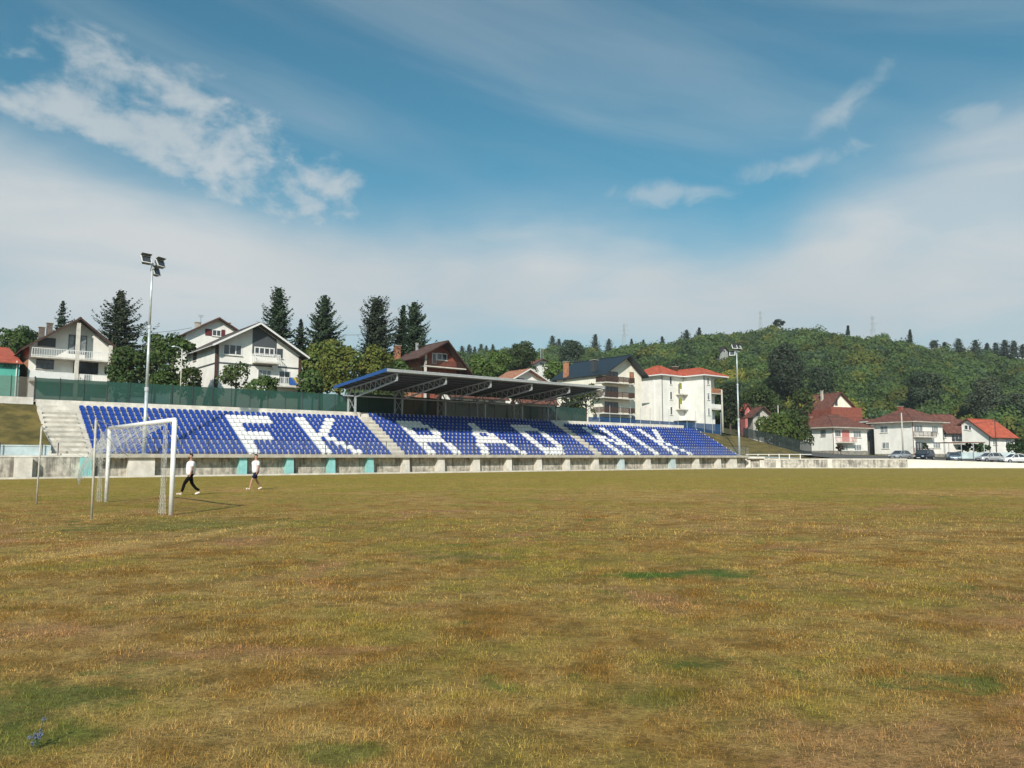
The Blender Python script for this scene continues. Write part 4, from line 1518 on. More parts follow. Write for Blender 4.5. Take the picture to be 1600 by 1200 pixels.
# --- cream apartment house with brown balconies and slate roof
h = House('apartment_building', 'cream four storey apartment building with dark slate roof and brown wooden balconies', 'building', 940, 140, 870, 1003, ANG, 7.0, 17.0)
apx = h.xr(977)
za = h.z(557, apx)
zl, zr = h.z(584), h.z(588, h.W)
h.walls_gable(CREAM, 'y', apx, za, zl, zr)
ro = h.roof_gable(ROOFS, ov=.5, ovg=1.5, under=ROOFS)
zs = [h.z(597), h.z(621), h.z(645.5)]
for i, z_ in enumerate(zs):
    a0 = -1.0 if i else -.1
    o = h.part('balcony', MB().box(a0, h.xr(983), -1.5, 0, z_ - .2, z_), CONCL)
    b = MB()
    for k in range(5):
        zz = z_ + .15 + .19 * k
        b.box(a0, h.xr(983), -1.52, -1.48, zz, zz + .155)
        b.box(a0 - .02, a0 + .02, -1.47, 1.3, zz, zz + .155)
        b.box(h.xr(983) - .02, h.xr(983) + .02, -1.47, 0, zz, zz + .155)
    for a in np.linspace(a0 + .1, h.xr(983) - .1, 6):
        b.box(a - .04, a + .04, -1.57, -1.523, z_, z_ + 1.02)
    h.part('railing', b, WOODD, o)
    h.part('side_slab', MB().box(a0, -.003, 0.003, 1.6, z_ - .2, z_), CONCL, o)
for i, (p0, p1) in enumerate(((948, 966), (945, 966), (945, 966))):
    zz = zs[i]
    h.window('F', h.xr(p0), h.xr(p1), zz + .05, zz + 2.15, 4 if i else 3, WOODD, GLASS, sill=False, name='balcony_door')
h.window('F', h.xr(984.5), h.xr(991), h.z(592, 7), h.z(581, 7), 1, WOODD, BRICKO, sill=False)
h.window('F', h.xr(984.5) + .3, h.xr(984.5) + 1.3, 1.0, 2.4, 2, WHITEP, GLASS)
h.chimney(-.2 + 1.6, 3.2, zl, h.z(562, 0, 3), .95, DSTEEL, ro)
h.chimney(.3, 9.8, zl - .5, h.z(566, 0, 10), .8, BRICKO, ro)
h.part('roof_window', MB().box(2.4, 3.0, 4.5, 5.2, za - 2.4, za - 2.0), DSTEEL, ro)
h.part('pillar', MB().box(h.xr(933, -1.2), h.xr(933, -1.2) + .25, -1.4, -1.15, -.5, zs[2] - .2), CONCL)
# blue awning at its foot
aw = empty('awning', (h.P.x - 1, h.P.y - 3, 7), ANG, 'dark blue awning and fence screen in front of the cream apartment building', 'awning')
AO = Vector((0, 0, 0))
MB().slab([(0.3, -1.5, 1.2), (9.5, -1.5, 1.2), (9.5, 1.4, 1.9), (0.3, 1.4, 1.9)], .06).build('canvas', BLUENET, aw)
for x in (.5, 3.4, 6.4, 9.3):
    MB().box(x - .04, x + .04, -1.45, -1.37, -1, 1.13).build('post', GALV, aw)
for x0 in (.6, 3.5, 6.5):
    MB().box(x0, x0 + 2.6, -1.38, -1.36, -.8, .3).build('screen', PALEB, aw)

# --- white apartment building with red hipped roof (two stepped volumes)
h = House('apartment_building', 'white stepped apartment building with red hipped roof', 'building', 1034, 150, 1005, 1070, ANG, 7.0, 16)
h.he = h.z(586)
h.D = max(h.D, 7.0)
h.walls_box(WALL)
q = solve_len(Vector((h.P.x, h.P.y, 0)), h.dx, 1069)
xr_ = q
yn = -solve_len(Vector((h.P.x + h.dx[0] * q, h.P.y + h.dx[1] * q, 0)), (-h.dy[0], -h.dy[1]), 1100)
P2 = Vector((h.P.x + h.dx[0] * q + h.dy[0] * yn, h.P.y + h.dx[1] * q + h.dy[1] * yn, 0))
w2 = solve_len(P2, h.dx, 1112)
w2b = w2 + 4.0
h.part('wing', MB().box(q, q + w2, yn, h.D, -1.5, h.he), WALL)
h.part('rear_wing', MB().box(q + w2 + .003, q + w2b, yn + 2.2, h.D, -1.5, h.he), WALL)
rz = h.z(571, 3, 3)
ro = h.roof_hip(ROOFR, rz, ov=.8, box=(0, h.W, 0, h.D + 1))
ro2 = h.roof_hip(ROOFR, h.z(575, 8, 0), ov=.8, box=(q, q + w2b, yn, h.D + 1.2))
h.chimney(h.xr(1066), 1.6, h.he, h.z(573, 6, 1), .8, WOODD, ro)
for py in (593, 617, 641):
    z_ = h.z(py)
    h.window('F', h.xr(1047), h.xr(1050.5), z_ - .8, z_ + .8, 1, WHITEP, GLASS)
    a = q + w2 * .45
    h.window('F', a, a + .75, h.z(py + 1, q, yn) - .8, h.z(py + 1, q, yn) + .6, 1, WHITEP, CURT, base=yn)
OL = mat('olive_panel', (0.26, 0.27, 0.04), .8, .1, 3)
for py in (612, 636):
    z_ = h.z(py + 2)
    o = h.part('balcony', MB().box(h.xr(1056), q - .02, -1.1, -.003, z_ - .16, z_), CONCL)
    h.part('railing', MB().box(h.xr(1056), q - .02, -1.15, -1.102, z_, z_ + .95), WALL, o)
    h.part('side_panel', MB().box(h.xr(1056), h.xr(1056) + .75, -1.0, -.95, z_ + .002, z_ + 2.2), OL, o)
    h.window('F', h.xr(1060), h.xr(1066), z_ + .1, z_ + 2.1, 1, WHITEP, GLASS, sill=False, name='balcony_door')
for py in (613, 638):
    z_ = h.z(py, q + w2, yn)
    o = h.part('balcony', MB().box(q + w2 + .003, q + w2b, yn + .4, yn + 2.2, z_ - .2, z_), CONCL)
    h.part('railing', MB().box(q + w2 + .003, q + w2b, yn + .35, yn + .398, z_, z_ + .9), BRICKO if py == 613 else WALL, o)
h.downpipe(.15, -.09, 0, h.he, DSTEEL)
h.downpipe(q + .15, yn - .09, 0, h.he, DSTEEL)
h.part('downpipe', MB().tube((-.09, h.yl(1023), 0), (-.09, h.yl(1023), h.he), .05, .05, 6), WHITEP)
h.part('entrance_canopy', MB().box(h.xr(1052), h.xr(1052) + 4.5, -3.0, -.01, 1.6, 1.75), DSTEEL)

# --- right: white house with hipped brown roof and small pink balcony
h = House('house', 'white house with brown hipped roof and small pink balcony, first right of the stand', 'house', 1299.5, 150, 1248, 1353, R(31), .6, 7)
h.he = h.z(668)
h.walls_box(WALL)
ro = h.roof_hip(ROOFB, h.z(647, 2, 3), ov=1.0, rid=None, fascia=CONC)
h.part('plinth', MB().box(-.06, h.W + .06, -.06, h.D, -1.5, h.z(704)), STONE)
h.window('F', h.xr(1303), h.xr(1312), h.z(682), h.z(671.5), 3, WHITEP, GLASS)
h.part('door', MB().box(h.xr(1314), h.xr(1325), -.05, -.003, h.z(690), h.z(671.5)), mat('pink_paint', (.55, .2, .18), .7, .1, 3))
h.window('F', h.xr(1331.5), h.xr(1343.5), h.z(683), h.z(672), 3, WHITEP, CURT)
h.window('F', h.xr(1332), h.xr(1343), h.z(704), h.z(694), 3, WHITEP, CURT)
h.window('F', h.xr(1311), h.xr(1322), h.z(704), h.z(694), 3, WHITEP, CURT)
h.balcony('F', h.xr(1303), h.xr(1329), h.z(690.5), 1.2, rail='bars', railm=mat('pink_rail', (.6, .35, .32), .7, .1, 3), h=.95)
h.window('L', h.yl(1281), h.yl(1288.5), h.z(682, 0, 2), h.z(672, 0, 2), 2, WOODD, CURT)
h.window('L', h.yl(1257), h.yl(1268), h.z(682, 0, 5), h.z(672, 0, 5), 2, WHITEP, GLASS)
h.downpipe(.0, -.1, 0, h.he, BRICK)
h.chimney(1.4, 6.2, h.he, h.he + 2.3, .6, BRICK, ro)
# --- brown roofed brick house behind it
h = House('house', 'tall house with brown tiled roof and red brick lower walls behind the pink balcony house', 'house', 1296, 186, 1250, 1333, R(22), 1.5, 13)
h.he = h.z(636)
apx = h.W * .42
h.walls_gable(CREAM, 'y', apx, h.z(614, apx), h.he, h.he)
ro = h.roof_gable(ROOFB, ov=.7, ovg=.8)
h.part('lower_wall', MB().box(-1.0, h.W + 1.2, -1.6, -.05, -1.5, h.he - .05), BRICK)
h.part('lower_wall', MB().box(-1.0, -.03, -.047, 6, -1.5, h.he - .55), BRICK)
h.window('F', h.xr(1305), h.xr(1309), h.z(634, 3), h.z(624, 3), 1, WOODD, GLASS, sill=False)
h.chimney(apx - 1.5, 4, h.he, h.z(611, 3, 4), .5, CONC, ro)

# --- second white hipped house
h = House('house', 'white house with brown hipped roof and dark railed balcony beside the silver hatchback', 'house', 1424, 150, 1364, 1471, R(30), .6, 7)
h.he = h.z(659)
h.walls_box(WALL)
ro = h.roof_hip(ROOFB, h.z(637, 2, 3), ov=1.0, fascia=CONC)
h.part('plinth', MB().box(-.06, h.W + .06, -.06, h.D + .02, -1.5, h.z(709)), STONE)
h.window('F', h.xr(1426), h.xr(1440), h.z(674), h.z(664), 3, WHITEP, CURT)
h.window('F', h.xr(1454), h.xr(1464), h.z(676), h.z(665), 3, WHITEP, CURT)
h.window('F', h.xr(1455), h.xr(1466), h.z(700), h.z(690), 3, WHITEP, CURT)
h.window('F', h.xr(1427), h.xr(1440), h.z(706), h.z(690), 3, WHITEP, GLASS, sill=False)
h.balcony('F', h.xr(1424.5), h.xr(1452.5), h.z(682), 1.3, rail='slats', railm=WOODD, h=1.0)
h.balcony('F', h.xr(1424.5), h.xr(1446), h.z(708), 1.3, rail='slats', railm=WOODD, h=1.0)
h.window('L', h.yl(1374), h.yl(1386), h.z(676, 0, 6), h.z(666, 0, 6), 2, WHITEP, CURT)
h.window('L', h.yl(1376), h.yl(1387), h.z(701, 0, 6), h.z(691, 0, 6), 2, WHITEP, CURT)
h.chimney(3.5, 4.5, h.he, h.z(635, 3, 4), .7, BRICK, ro)
h.downpipe(.0, -.1, 0, h.he, BRICK)
# annex between the two
h = House('shed', 'low annex with brown roof between the two hipped white houses', 'house', 1360, 160, 1335, 1376, R(20), .6, 8)
h.he = h.z(659)
h.walls_box(mat('grey_render', (.22, .21, .19), .9, .2, 1))
h.roof_hip(ROOFB, h.z(654), ov=.6)
# --- house behind with brown roof
h = House('house', 'white house with long brown roof and railed terrace between hipped house and red roof', 'house', 1474, 164, 1440, 1503, R(20), .6, 8)
h.he = h.z(671)
h.walls_gable(WALL, 'x', h.D / 2, h.z(647), h.he, h.he)
ro = h.roof_gable(ROOFB, ov=.8, ovg=.5)
h.window('F', h.xr(1484), h.xr(1501), h.z(690), h.z(677), 3, WHITEP, GLASS)
h.window('F', h.xr(1472.5), h.xr(1476), h.z(684), h.z(676), 1, WHITEP, GLASS)
h.balcony('F', h.xr(1486), h.xr(1510), h.z(693), 1.5, rail='bars', h=1.0, railm=DSTEEL)
# --- house with bright red roof
h = House('house', 'white house with bright red tiled roof at the right end of the row', 'house', 1543, 150, 1501, 1582, R(30), .4, 6)
h.he = h.z(680)
yp = h.D * .74
h.walls_gable(WALL, 'x', yp, h.z(656, 0, 5), h.he, h.z(662, 0, h.D))
ro = h.roof_gable(ROOFR, ov=.7, ovg=.5)
h.window('L', h.yl(1511), h.yl(1505.5), h.z(672, 0, 7), h.z(665, 0, 7), 1, WHITEP, GLASS)
h.window('L', h.yl(1516), h.yl(1511.8), h.z(673, 0, 6), h.z(666, 0, 6), 1, WHITEP, GLASS)
h.window('F', h.xr(1548), h.xr(1555), h.z(695), h.z(684), 2, WHITEP, CURT)
h.window('F', h.xr(1568), h.xr(1577), h.z(697), h.z(685), 3, WHITEP, CURT)
h.downpipe(-.1, -.1, 0, h.he, DSTEEL)
h = House('shed', 'brown roofed shed just left of the bright red roof', 'shed', 1492, 176, 1480, 1512, R(20), .8, 6)
h.he = h.z(663)
h.walls_box(WALL)
h.roof_hip(ROOFB, h.z(655), ov=.5)

# --- small houses in the trees right of the floodlight
h = House('house', 'small grey gabled house among trees right of the floodlight pole', 'house', 1176, 160, 1168, 1206, R(10), 5.0, 8)
h.he = h.z(648)
h.walls_gable(mat('pale_grey_render', (.42, .40, .36), .9, .15, 1), 'y', h.W * .45, h.z(636), h.he, h.he - .4)
h.roof_gable(ROOFB, ov=.9, ovg=.9)
h.window('F', h.xr(1181), h.xr(1187), h.z(651), h.z(644), 2, WOODD, GLASS)
h.part('porch_slab', MB().box(.2, h.W - .3, -1.8, -.003, h.z(660) - .1, h.z(660)), CONC)
for px in (1180, 1190):
    h.part('pillar', MB().box(h.xr(px) - .12, h.xr(px) + .12, -1.7, -1.45, -1.5, h.z(660) - .103), CONCL)
h = House('house', 'narrow pink and red house between floodlight pole and grey gabled house', 'house', 1164, 168, 1156, 1174, R(10), 5.0, 8)
h.he = h.z(637)
h.walls_gable(mat('pink_render', (.5, .16, .15), .85, .15, 1), 'y', h.W * .3, h.z(632), h.he, h.he - .6)
h.roof_gable(ROOFR, ov=.5, ovg=.5)
h.window('F', h.W * .5, h.W * .5 + .9, h.z(650), h.z(643), 1)
h = House('house', 'small house on the wooded slope above the floodlight pole', 'house', 1127, 330, 1120, 1140, R(15), 40, 52)
h.he = h.z(549)
h.walls_gable(mat('weathered_render', (.30, .32, .30), .9, .15, 1), 'y', h.W * .5, h.z(541.5), h.he, h.he)
h.roof_gable(ROOFD, ov=1.0, ovg=1.0)
h.window('F', h.W * .4, h.W * .65, h.z(551), h.z(546.5), 1)

# ================================================================== vegetation
def quads_from(c, n, size, rng, upright=0.0):
    """random leaf-clump quads at centres c (N,3) with outward normals n (N,3), side lengths size (N,)"""
    N = len(c)
    nn = n + rng.normal(0, 0.42, (N, 3))
    nn /= np.linalg.norm(nn, axis=1, keepdims=True) + 1e-9
    r = rng.normal(0, 1, (N, 3))
    a = np.cross(nn, r)
    a /= np.linalg.norm(a, axis=1, keepdims=True) + 1e-9
    b = np.cross(nn, a)
    s = size[:, None] * 0.5
    e = rng.uniform(0.6, 1.3, (N, 4, 1))
    v = np.stack([c - a * s * e[:, 0], c - b * s * e[:, 1] + nn * s * .25, c + a * s * e[:, 2], c + b * s * e[:, 3] - nn * s * .25], 1)
    return v


def ico(sub=1):
    import bmesh
    bm = bmesh.new()
    bmesh.ops.create_icosphere(bm, subdivisions=sub, radius=1)
    v = np.array([tuple(x.co) for x in bm.verts])
    f = np.array([[l.index for l in x.verts] for x in bm.faces])
    bm.free()
    return v, f


def crown_cloud(rng, lobes, nper, size, core=0.0):
    """lobes: list (centre, radii); leaf clumps on and just under lobe surfaces"""
    V, C = [], []
    for (c, r) in lobes:
        n = max(8, int(nper * (r[0] * r[1] + r[0] * r[2]) / 2))
        d = rng.normal(0, 1, (n, 3))
        d /= np.linalg.norm(d, axis=1, keepdims=True)
        d[:, 2] = np.where(d[:, 2] < -0.55, -d[:, 2], d[:, 2])
        rad = rng.uniform(0.72, 1.08, n) ** 0.8
        p = np.array(c) + d * np.array(r) * rad[:, None]
        q = quads_from(p, d, size * rng.uniform(0.6, 1.5, n), rng)
        V.append(q.reshape(-1, 3))
        C.append(np.repeat(rng.uniform(0.75, 1.25, n), 4))
    return np.concatenate(V), np.concatenate(C)


def tinted(base, k, rng, warm=0.0):
    k = k[:, None]
    t = np.array(base)[None, :] * k
    j = np.repeat(rng.uniform(-1, 1, len(k) // 4), 4)[:, None]
    t = t * (1 + j * np.array([[0.18 + warm, 0.04, 0.10]]))
    return np.clip(t, 0.003, 1)


TREE_N = [0]


def broad_tree(label, px, ptop, pbot, wpx, Y, col, name='tree', seed=0, dens=1.0, cat='tree', group=None, trunk=True, ls=None, base=None, flat=1.0):
    """leafy tree whose crown spans ptop..pbot rows and wpx columns of the photo at distance Y"""
    rng = np.random.default_rng(100 + seed)
    x = ray(px, (ptop + pbot) / 2)[0] * Y
    zt, zbm = zat(ptop, Y), zat(pbot, Y)
    gz = ground_z(x, Y) if base is None else base
    rw = wpx / 1200 * Y / 2
    hc = zt - zbm
    root = empty(name, (x, Y, gz), 0, label, cat, group)
    nl = int(12 + rw * 2.5)
    lobes = [((0, 0, (zt + zbm) / 2 - gz), (rw * .72, rw * .72 * flat, hc * .42))]
    for i in range(nl):
        a = rng.uniform(0, 2 * math.pi)
        u = rng.uniform(-.92, .95)
        rr_ = math.sqrt(max(0, 1 - max(u, 0) ** 2 * .85 - min(u, 0) ** 2 * .25)) * rng.uniform(.40, .76)
        k = rng.uniform(.24, .42)
        c = (math.cos(a) * rr_ * rw, math.sin(a) * rr_ * rw * flat, (zt + zbm) / 2 - gz + u * hc * .5 * (1 - k * .55))
        s = min(rw, hc * .6) * k
        lobes.append((c, (s * 1.15, s * 1.15, s)))
    ls = ls or 0.30 * (Y / 100) ** 0.6
    v, k = crown_cloud(rng, lobes, 26 * dens / (ls * ls) * .5, ls)
    f = np.arange(len(v)).reshape(-1, 4)
    np_mesh('crown', v, f, LEAF, root, tinted(col, k, rng, .1))
    if trunk:
        b = MB()
        top = (zt + zbm) / 2 - gz + hc * .15
        tr = max(.10, rw * .075)
        b.tube((0, 0, -.3), (0.1, 0, top * .5), tr, tr * .75, 8, False)
        b.tube((0.1, 0, top * .5), (0, .1, top), tr * .75, tr * .35, 8, False)
        for i in range(6):
            a = i * 1.05 + rng.uniform(-.3, .3)
            s = top * (.42 + .07 * i)
            b.tube((0.05, 0, s), (math.cos(a) * rw * .6, math.sin(a) * rw * .6 * flat, s + hc * .22), tr * .4, tr * .12, 6, False)
        b.build('trunk', BARK, root)
    return root


def conifer(label, px, ptop, pbot, wpx, Y, col, seed=0, name='spruce_tree', group=None, dens=1.0, shape=1.0, base=None, cat='tree', sp=None, twin=False):
    """spruce: tapering trunk, whorls of drooping limbs carrying needle sprays, with gaps"""
    rng = np.random.default_rng(500 + seed)
    x = ray(px, (ptop + pbot) / 2)[0] * Y
    zt, zbm = zat(ptop, Y), zat(pbot, Y)
    gz = ground_z(x, Y) if base is None else base
    R0 = wpx / 1200 * Y / 2 * 1.4
    H = zt - zbm
    root = empty(name, (x, Y, gz), 0, label, cat, group)
    sp = sp or 0.26 * (Y / 100) ** 0.6
    P, Nn, S_ = [], [], []
    limbs = MB()
    ph1, ph2 = rng.uniform(0, 6.28, 2)
    lx, ly = rng.uniform(-.035, .035, 2) * H
    nwh = int(max(9, H / 0.42 * min(1, dens + .3)))
    for i in range(nwh):
        u = (i + .5) / nwh                       # 0 bottom .. 1 top
        z = zbm - gz + H * u * .985
        L = R0 * ((1 - u) ** shape * .96 + .02)
        nb = int(5 + 5 * (1 - u))
        a0 = rng.uniform(0, 6.28)
        for j in range(nb):
            a = a0 + 6.283 * j / nb + rng.uniform(-.25, .25)
            if rng.uniform() < .07:
                continue
            l = L * rng.uniform(.55, 1.22) * (1 + .20 * math.sin(a + ph1) + .16 * math.sin(2 * a + ph2 + u * 5))
            up = rng.uniform(.05, .30) + .5 * u
            drop = .55 * (1 - u) * rng.uniform(.6, 1.2)
            n = max(3, int(l / sp * 2.1 * dens))
            s = np.linspace(.12, 1, n)
            px_ = np.cos(a) * l * s
            py_ = np.sin(a) * l * s
            pz_ = z + l * (up * s - drop * s ** 1.6 + .22 * s ** 5)
            w = sp * (1.35 - .75 * s) * rng.uniform(.7, 1.2, n)
            for side in (-1, 0, 1):
                off = side * (0.22 * l * (1 - s * .75) + .05)
                c = np.stack([px_ - np.sin(a) * off, py_ + np.cos(a) * off, pz_ - abs(side) * .10 * l * .5 + rng.normal(0, .05, n)], 1)
                c[:, 0] += lx * u * u
                c[:, 1] += ly * u * u
                P.append(c)
                nm = np.tile(np.array([[np.cos(a) * .4, np.sin(a) * .4, .8]]), (n, 1))
                Nn.append(nm)
                S_.append(w * 1.5)
            if i % 3 == 0 and j % 2 == 0:
                limbs.tube((0, 0, z), (px_[-1] * .9, py_[-1] * .9, pz_[-1]), max(.02, R0 * .012), .01, 4, False)
    P, Nn, S_ = np.concatenate(P), np.concatenate(Nn), np.concatenate(S_)
    v = quads_from(P, Nn, S_, rng).reshape(-1, 3)
    k = np.repeat(rng.uniform(.7, 1.3, len(P)), 4)
    np_mesh('crown', v, np.arange(len(v)).reshape(-1, 4), NEEDLE, root, tinted(col, k, rng))
    tr = max(.12, H * .018)
    b = MB().tube((0, 0, -.4), (0, 0, zt - gz - .2), tr, .02, 8, False)
    b.v += [v_ for v_ in limbs.v]
    nb0 = len(b.v) - len(limbs.v)
    b.f += [[i + nb0 for i in f_] for f_ in limbs.f]
    b.m += limbs.m
    b.build('trunk', BARK, root)
    return root


DKG = (0.046, 0.062, 0.034)
SPR = (0.048, 0.078, 0.038)
PINE = (0.040, 0.052, 0.030)
MID = (0.078, 0.125, 0.034)
OLV = (0.135, 0.155, 0.032)
YEL = (0.190, 0.180, 0.030)
BRT = (0.100, 0.155, 0.036)

conifer('large dark spruce with ragged drooping limbs behind the leftmost white house', 186, 453, 590, 84, 112, DKG, 1, shape=.72, dens=.8)
conifer('slim sparse spruce rising left of the leftmost house roof', 95, 469, 545, 40, 125, (.05, .08, .045), 2, shape=1.0, dens=.55)
conifer('tall dense dark spruce right of the large white house', 432, 449, 585, 62, 122, SPR, 3, shape=.62)
conifer('broad dark spruce behind the yellow green trees', 505, 461, 590, 66, 122, SPR, 4, shape=.6)
conifer('small young spruce between the two tall dark spruces', 471, 498, 570, 34, 126, (.04, .062, .03), 5, shape=1.0)
conifer('wide dark spruce left of the pair above the brick house', 587, 465, 590, 64, 128, DKG, 6, shape=.5, dens=.85)
conifer('dark spruce right of the pair above the brick house', 645, 472, 590, 60, 130, SPR, 7, shape=.62)
conifer('second leader of dark spruces just left of the one above the brick house', 627, 476, 585, 34, 131, SPR, 8, shape=.7)

broad_tree('dark green tree left of the leftmost white house', 28, 509, 575, 76, 118, MID, 'tree', 11)
broad_tree('dark leafy tree between leftmost house and floodlight pole', 200, 538, 628, 72, 86, (.06, .095, .026), 'tree', 12)
broad_tree('leafy tree behind the left floodlight pole', 243, 520, 628, 66, 92, (.07, .11, .028), 'tree', 13)
broad_tree('tall leafy tree right of the left floodlight pole', 270, 512, 628, 70, 86, (.065, .105, .026), 'tree', 14)
broad_tree('low leafy bush at the foot of the large white house corner', 300, 572, 628, 40, 85, (.06, .085, .022), 'shrub', 15)
broad_tree('small loose fruit tree in front of the large white house', 368, 567, 612, 60, 87, (.085, .115, .035), 'fruit_tree', 16, dens=.45)
broad_tree('low bushes in front of the lower balcony of the large white house', 408, 590, 626, 70, 86, MID, 'shrub', 17)
broad_tree('round yellow green tree just right of the large white house', 500, 528, 626, 66, 104, (.135, .165, .035), 'tree', 18)
broad_tree('olive green hedge tree left of the canopy', 530, 532, 622, 76, 98, OLV, 'tree', 19)
broad_tree('low dark tree under the olive hedge trees', 488, 572, 626, 50, 97, MID, 'tree', 21)
broad_tree('olive hedge tree behind the left end of the canopy', 582, 540, 622, 70, 104, OLV, 'tree', 22)
broad_tree('green tree between the olive hedge tree and the brick house', 622, 556, 622, 44, 112, MID, 'tree', 23)
broad_tree('bushy green tree right of the brick house', 752, 560, 612, 56, 140, BRT, 'tree', 24)
broad_tree('large round dark tree behind the orange roofed house', 812, 536, 590, 58, 190, (.045, .068, .020), 'tree', 25)
broad_tree('bright green tree above the end of the brick house roof', 777, 548, 596, 48, 165, BRT, 'tree', 26)
broad_tree('leafy tree between the orange roof and the slate roof', 868, 562, 606, 46, 158, BRT, 'tree', 27)
broad_tree('small young tree in front of the cream apartment building', 915, 600, 652, 44, 112, (.075, .10, .03), 'tree', 28, dens=.6)
broad_tree('dark foliage behind the last canopy column', 893, 606, 650, 38, 122, (.04, .06, .02), 'tree', 29)
broad_tree('dark tree seen under the canopy at its left end', 596, 606, 640, 60, 96, (.06, .075, .025), 'tree', 30)
broad_tree('dark dense tree right of the red roofed apartment building', 1140, 598, 664, 50, 165, (.030, .045, .016), 'tree', 31)
broad_tree('walnut tree with wide crown behind the sloping net fence', 1213, 648, 700, 66, 140, (.085, .12, .025), 'tree', 32)
broad_tree('leafy tree between the sloping net fence and the hipped white house', 1243, 640, 702, 48, 142, (.06, .085, .022), 'tree', 33)
broad_tree('green tree above the grey gabled house', 1190, 600, 655, 62, 178, (.05, .075, .02), 'tree', 34)
broad_tree('green tree left of the brown tiled brick house', 1252, 600, 668, 40, 172, (.06, .085, .025), 'tree', 35)
broad_tree('clipped ivy covered hedge behind the grey blue car', 1524, 693, 708, 66, 141, (.05, .085, .02), 'hedge', 36, trunk=False, flat=.5, cat='hedge')
broad_tree('dark clipped hedge at the right edge behind the white saloon car', 1598, 690, 712, 66, 141, (.035, .065, .018), 'hedge', 37, trunk=False, flat=.4, cat='hedge')
broad_tree('small dark shrub against the pink balcony house', 1313, 694, 708, 12, 146, (.05, .04, .025), 'shrub', 38)
broad_tree('dark pointed shrub in front of the second hipped house', 1446, 692, 712, 9, 146, (.03, .05, .02), 'shrub', 39)
broad_tree('huge dark pine on the wooded slope above the grey gabled house', 1228, 534, 640, 66, 215, (.050, .068, .040), 'pine_tree', 41, flat=.8, trunk=False)
broad_tree('dark pine right of the huge pine on the slope', 1283, 572, 640, 50, 220, (.055, .080, .042), 'pine_tree', 42)
broad_tree('grey green pine low on the slope above the second hipped house', 1448, 580, 646, 60, 225, (.055, .080, .044), 'pine_tree', 43)
broad_tree('broad grey green pine on the slope above the bright red roof', 1545, 590, 660, 66, 215, (.080, .100, .060), 'pine_tree', 44, trunk=False)
broad_tree('dark pine at the right edge on the slope', 1592, 610, 690, 50, 205, (.065, .09, .05), 'pine_tree', 45)
broad_tree('dark pine in front of the wooded hill behind the red roofed apartment building', 1062, 556, 615, 56, 215, (.055, .080, .040), 'pine_tree', 46)
broad_tree('dark pine behind the slate roofed apartment building', 893, 530, 590, 46, 260, (.05, .075, .045), 'pine_tree', 47)

# conifers standing on the skyline
SKY = [(863, 524, 14, 'tall spruce of the pair on the skyline left of the slate roof'), (874, 529, 13, 'shorter spruce of the pair on the skyline left of the slate roof'),
       (930, 522, 15, 'skyline spruce just above the slate ridge'), (951, 529, 13, 'rounded skyline spruce right of the one above the slate ridge'),
       (987, 529, 8, 'small pointed skyline spruce right of the far pylon'), (1005, 530, 8, 'faint skyline spruce above the red hipped roof'), (1035, 525, 8, 'lone skyline spruce above the red hipped roof'),
       (1073, 515, 15, 'stout dark spruce at the foot of the round summit'), (1093, 511, 10, 'slim dark spruce beside the stout one at the foot of the summit'),
       (1325, 508, 5, 'tiny spruce on the skyline left of the right pylon'), (1422, 514, 7, 'pointed spruce alone on the right shoulder of the hill'),
       (1498, 524, 16, 'round topped spruce first of the clump at the right skyline'), (1524, 526, 16, 'round topped spruce second of the clump at the right skyline'),
       (1542, 530, 10, 'narrow spruce in the right skyline clump'), (1556, 530, 12, 'spruce in the middle of the right skyline clump'),
       (1570, 526, 16, 'tallest spruce in the right skyline clump'), (1584, 527, 15, 'spruce at the right end of the skyline clump'), (1598, 533, 12, 'last spruce of the skyline clump at the frame edge'),
       (722, 540, 12, 'spruce just right of the brick house roof on the skyline'), (733, 538, 12, 'second skyline spruce right of the brick house roof'), (752, 537, 12, 'broad dark spruce on the far left skyline'),
       (760, 539, 7, 'slim dark spruce on the far left skyline'), (770, 537, 10, 'pointed dark spruce on the far left skyline'), (742, 541, 9, 'low spruce in the gap of the far left skyline'),
       (1460, 527, 14, 'thin see-through pine on the right skyline'), (1476, 529, 10, 'thin pine left of the right skyline clump')]
for i, (px, pt, w, lab) in enumerate(SKY):
    Y = float(np.interp(px, RD[:, 0], RD[:, 1])) - 6
    pb = float(np.interp(px, RIDGE[:, 0], RIDGE[:, 1])) + 8
    conifer(lab, px, pt + (6 if px > 1450 else 1), pb, w, Y, (.055, .080, .055), 60 + i, group='spruces on the skyline', dens=.55, shape=.55 if w > 11 else .8, sp=.75)
broad_tree('flat topped pine alone on the summit of the hill', 1217, 500, 512, 20, 424, (.030, .045, .025), 'pine_tree', 90, ls=.8)


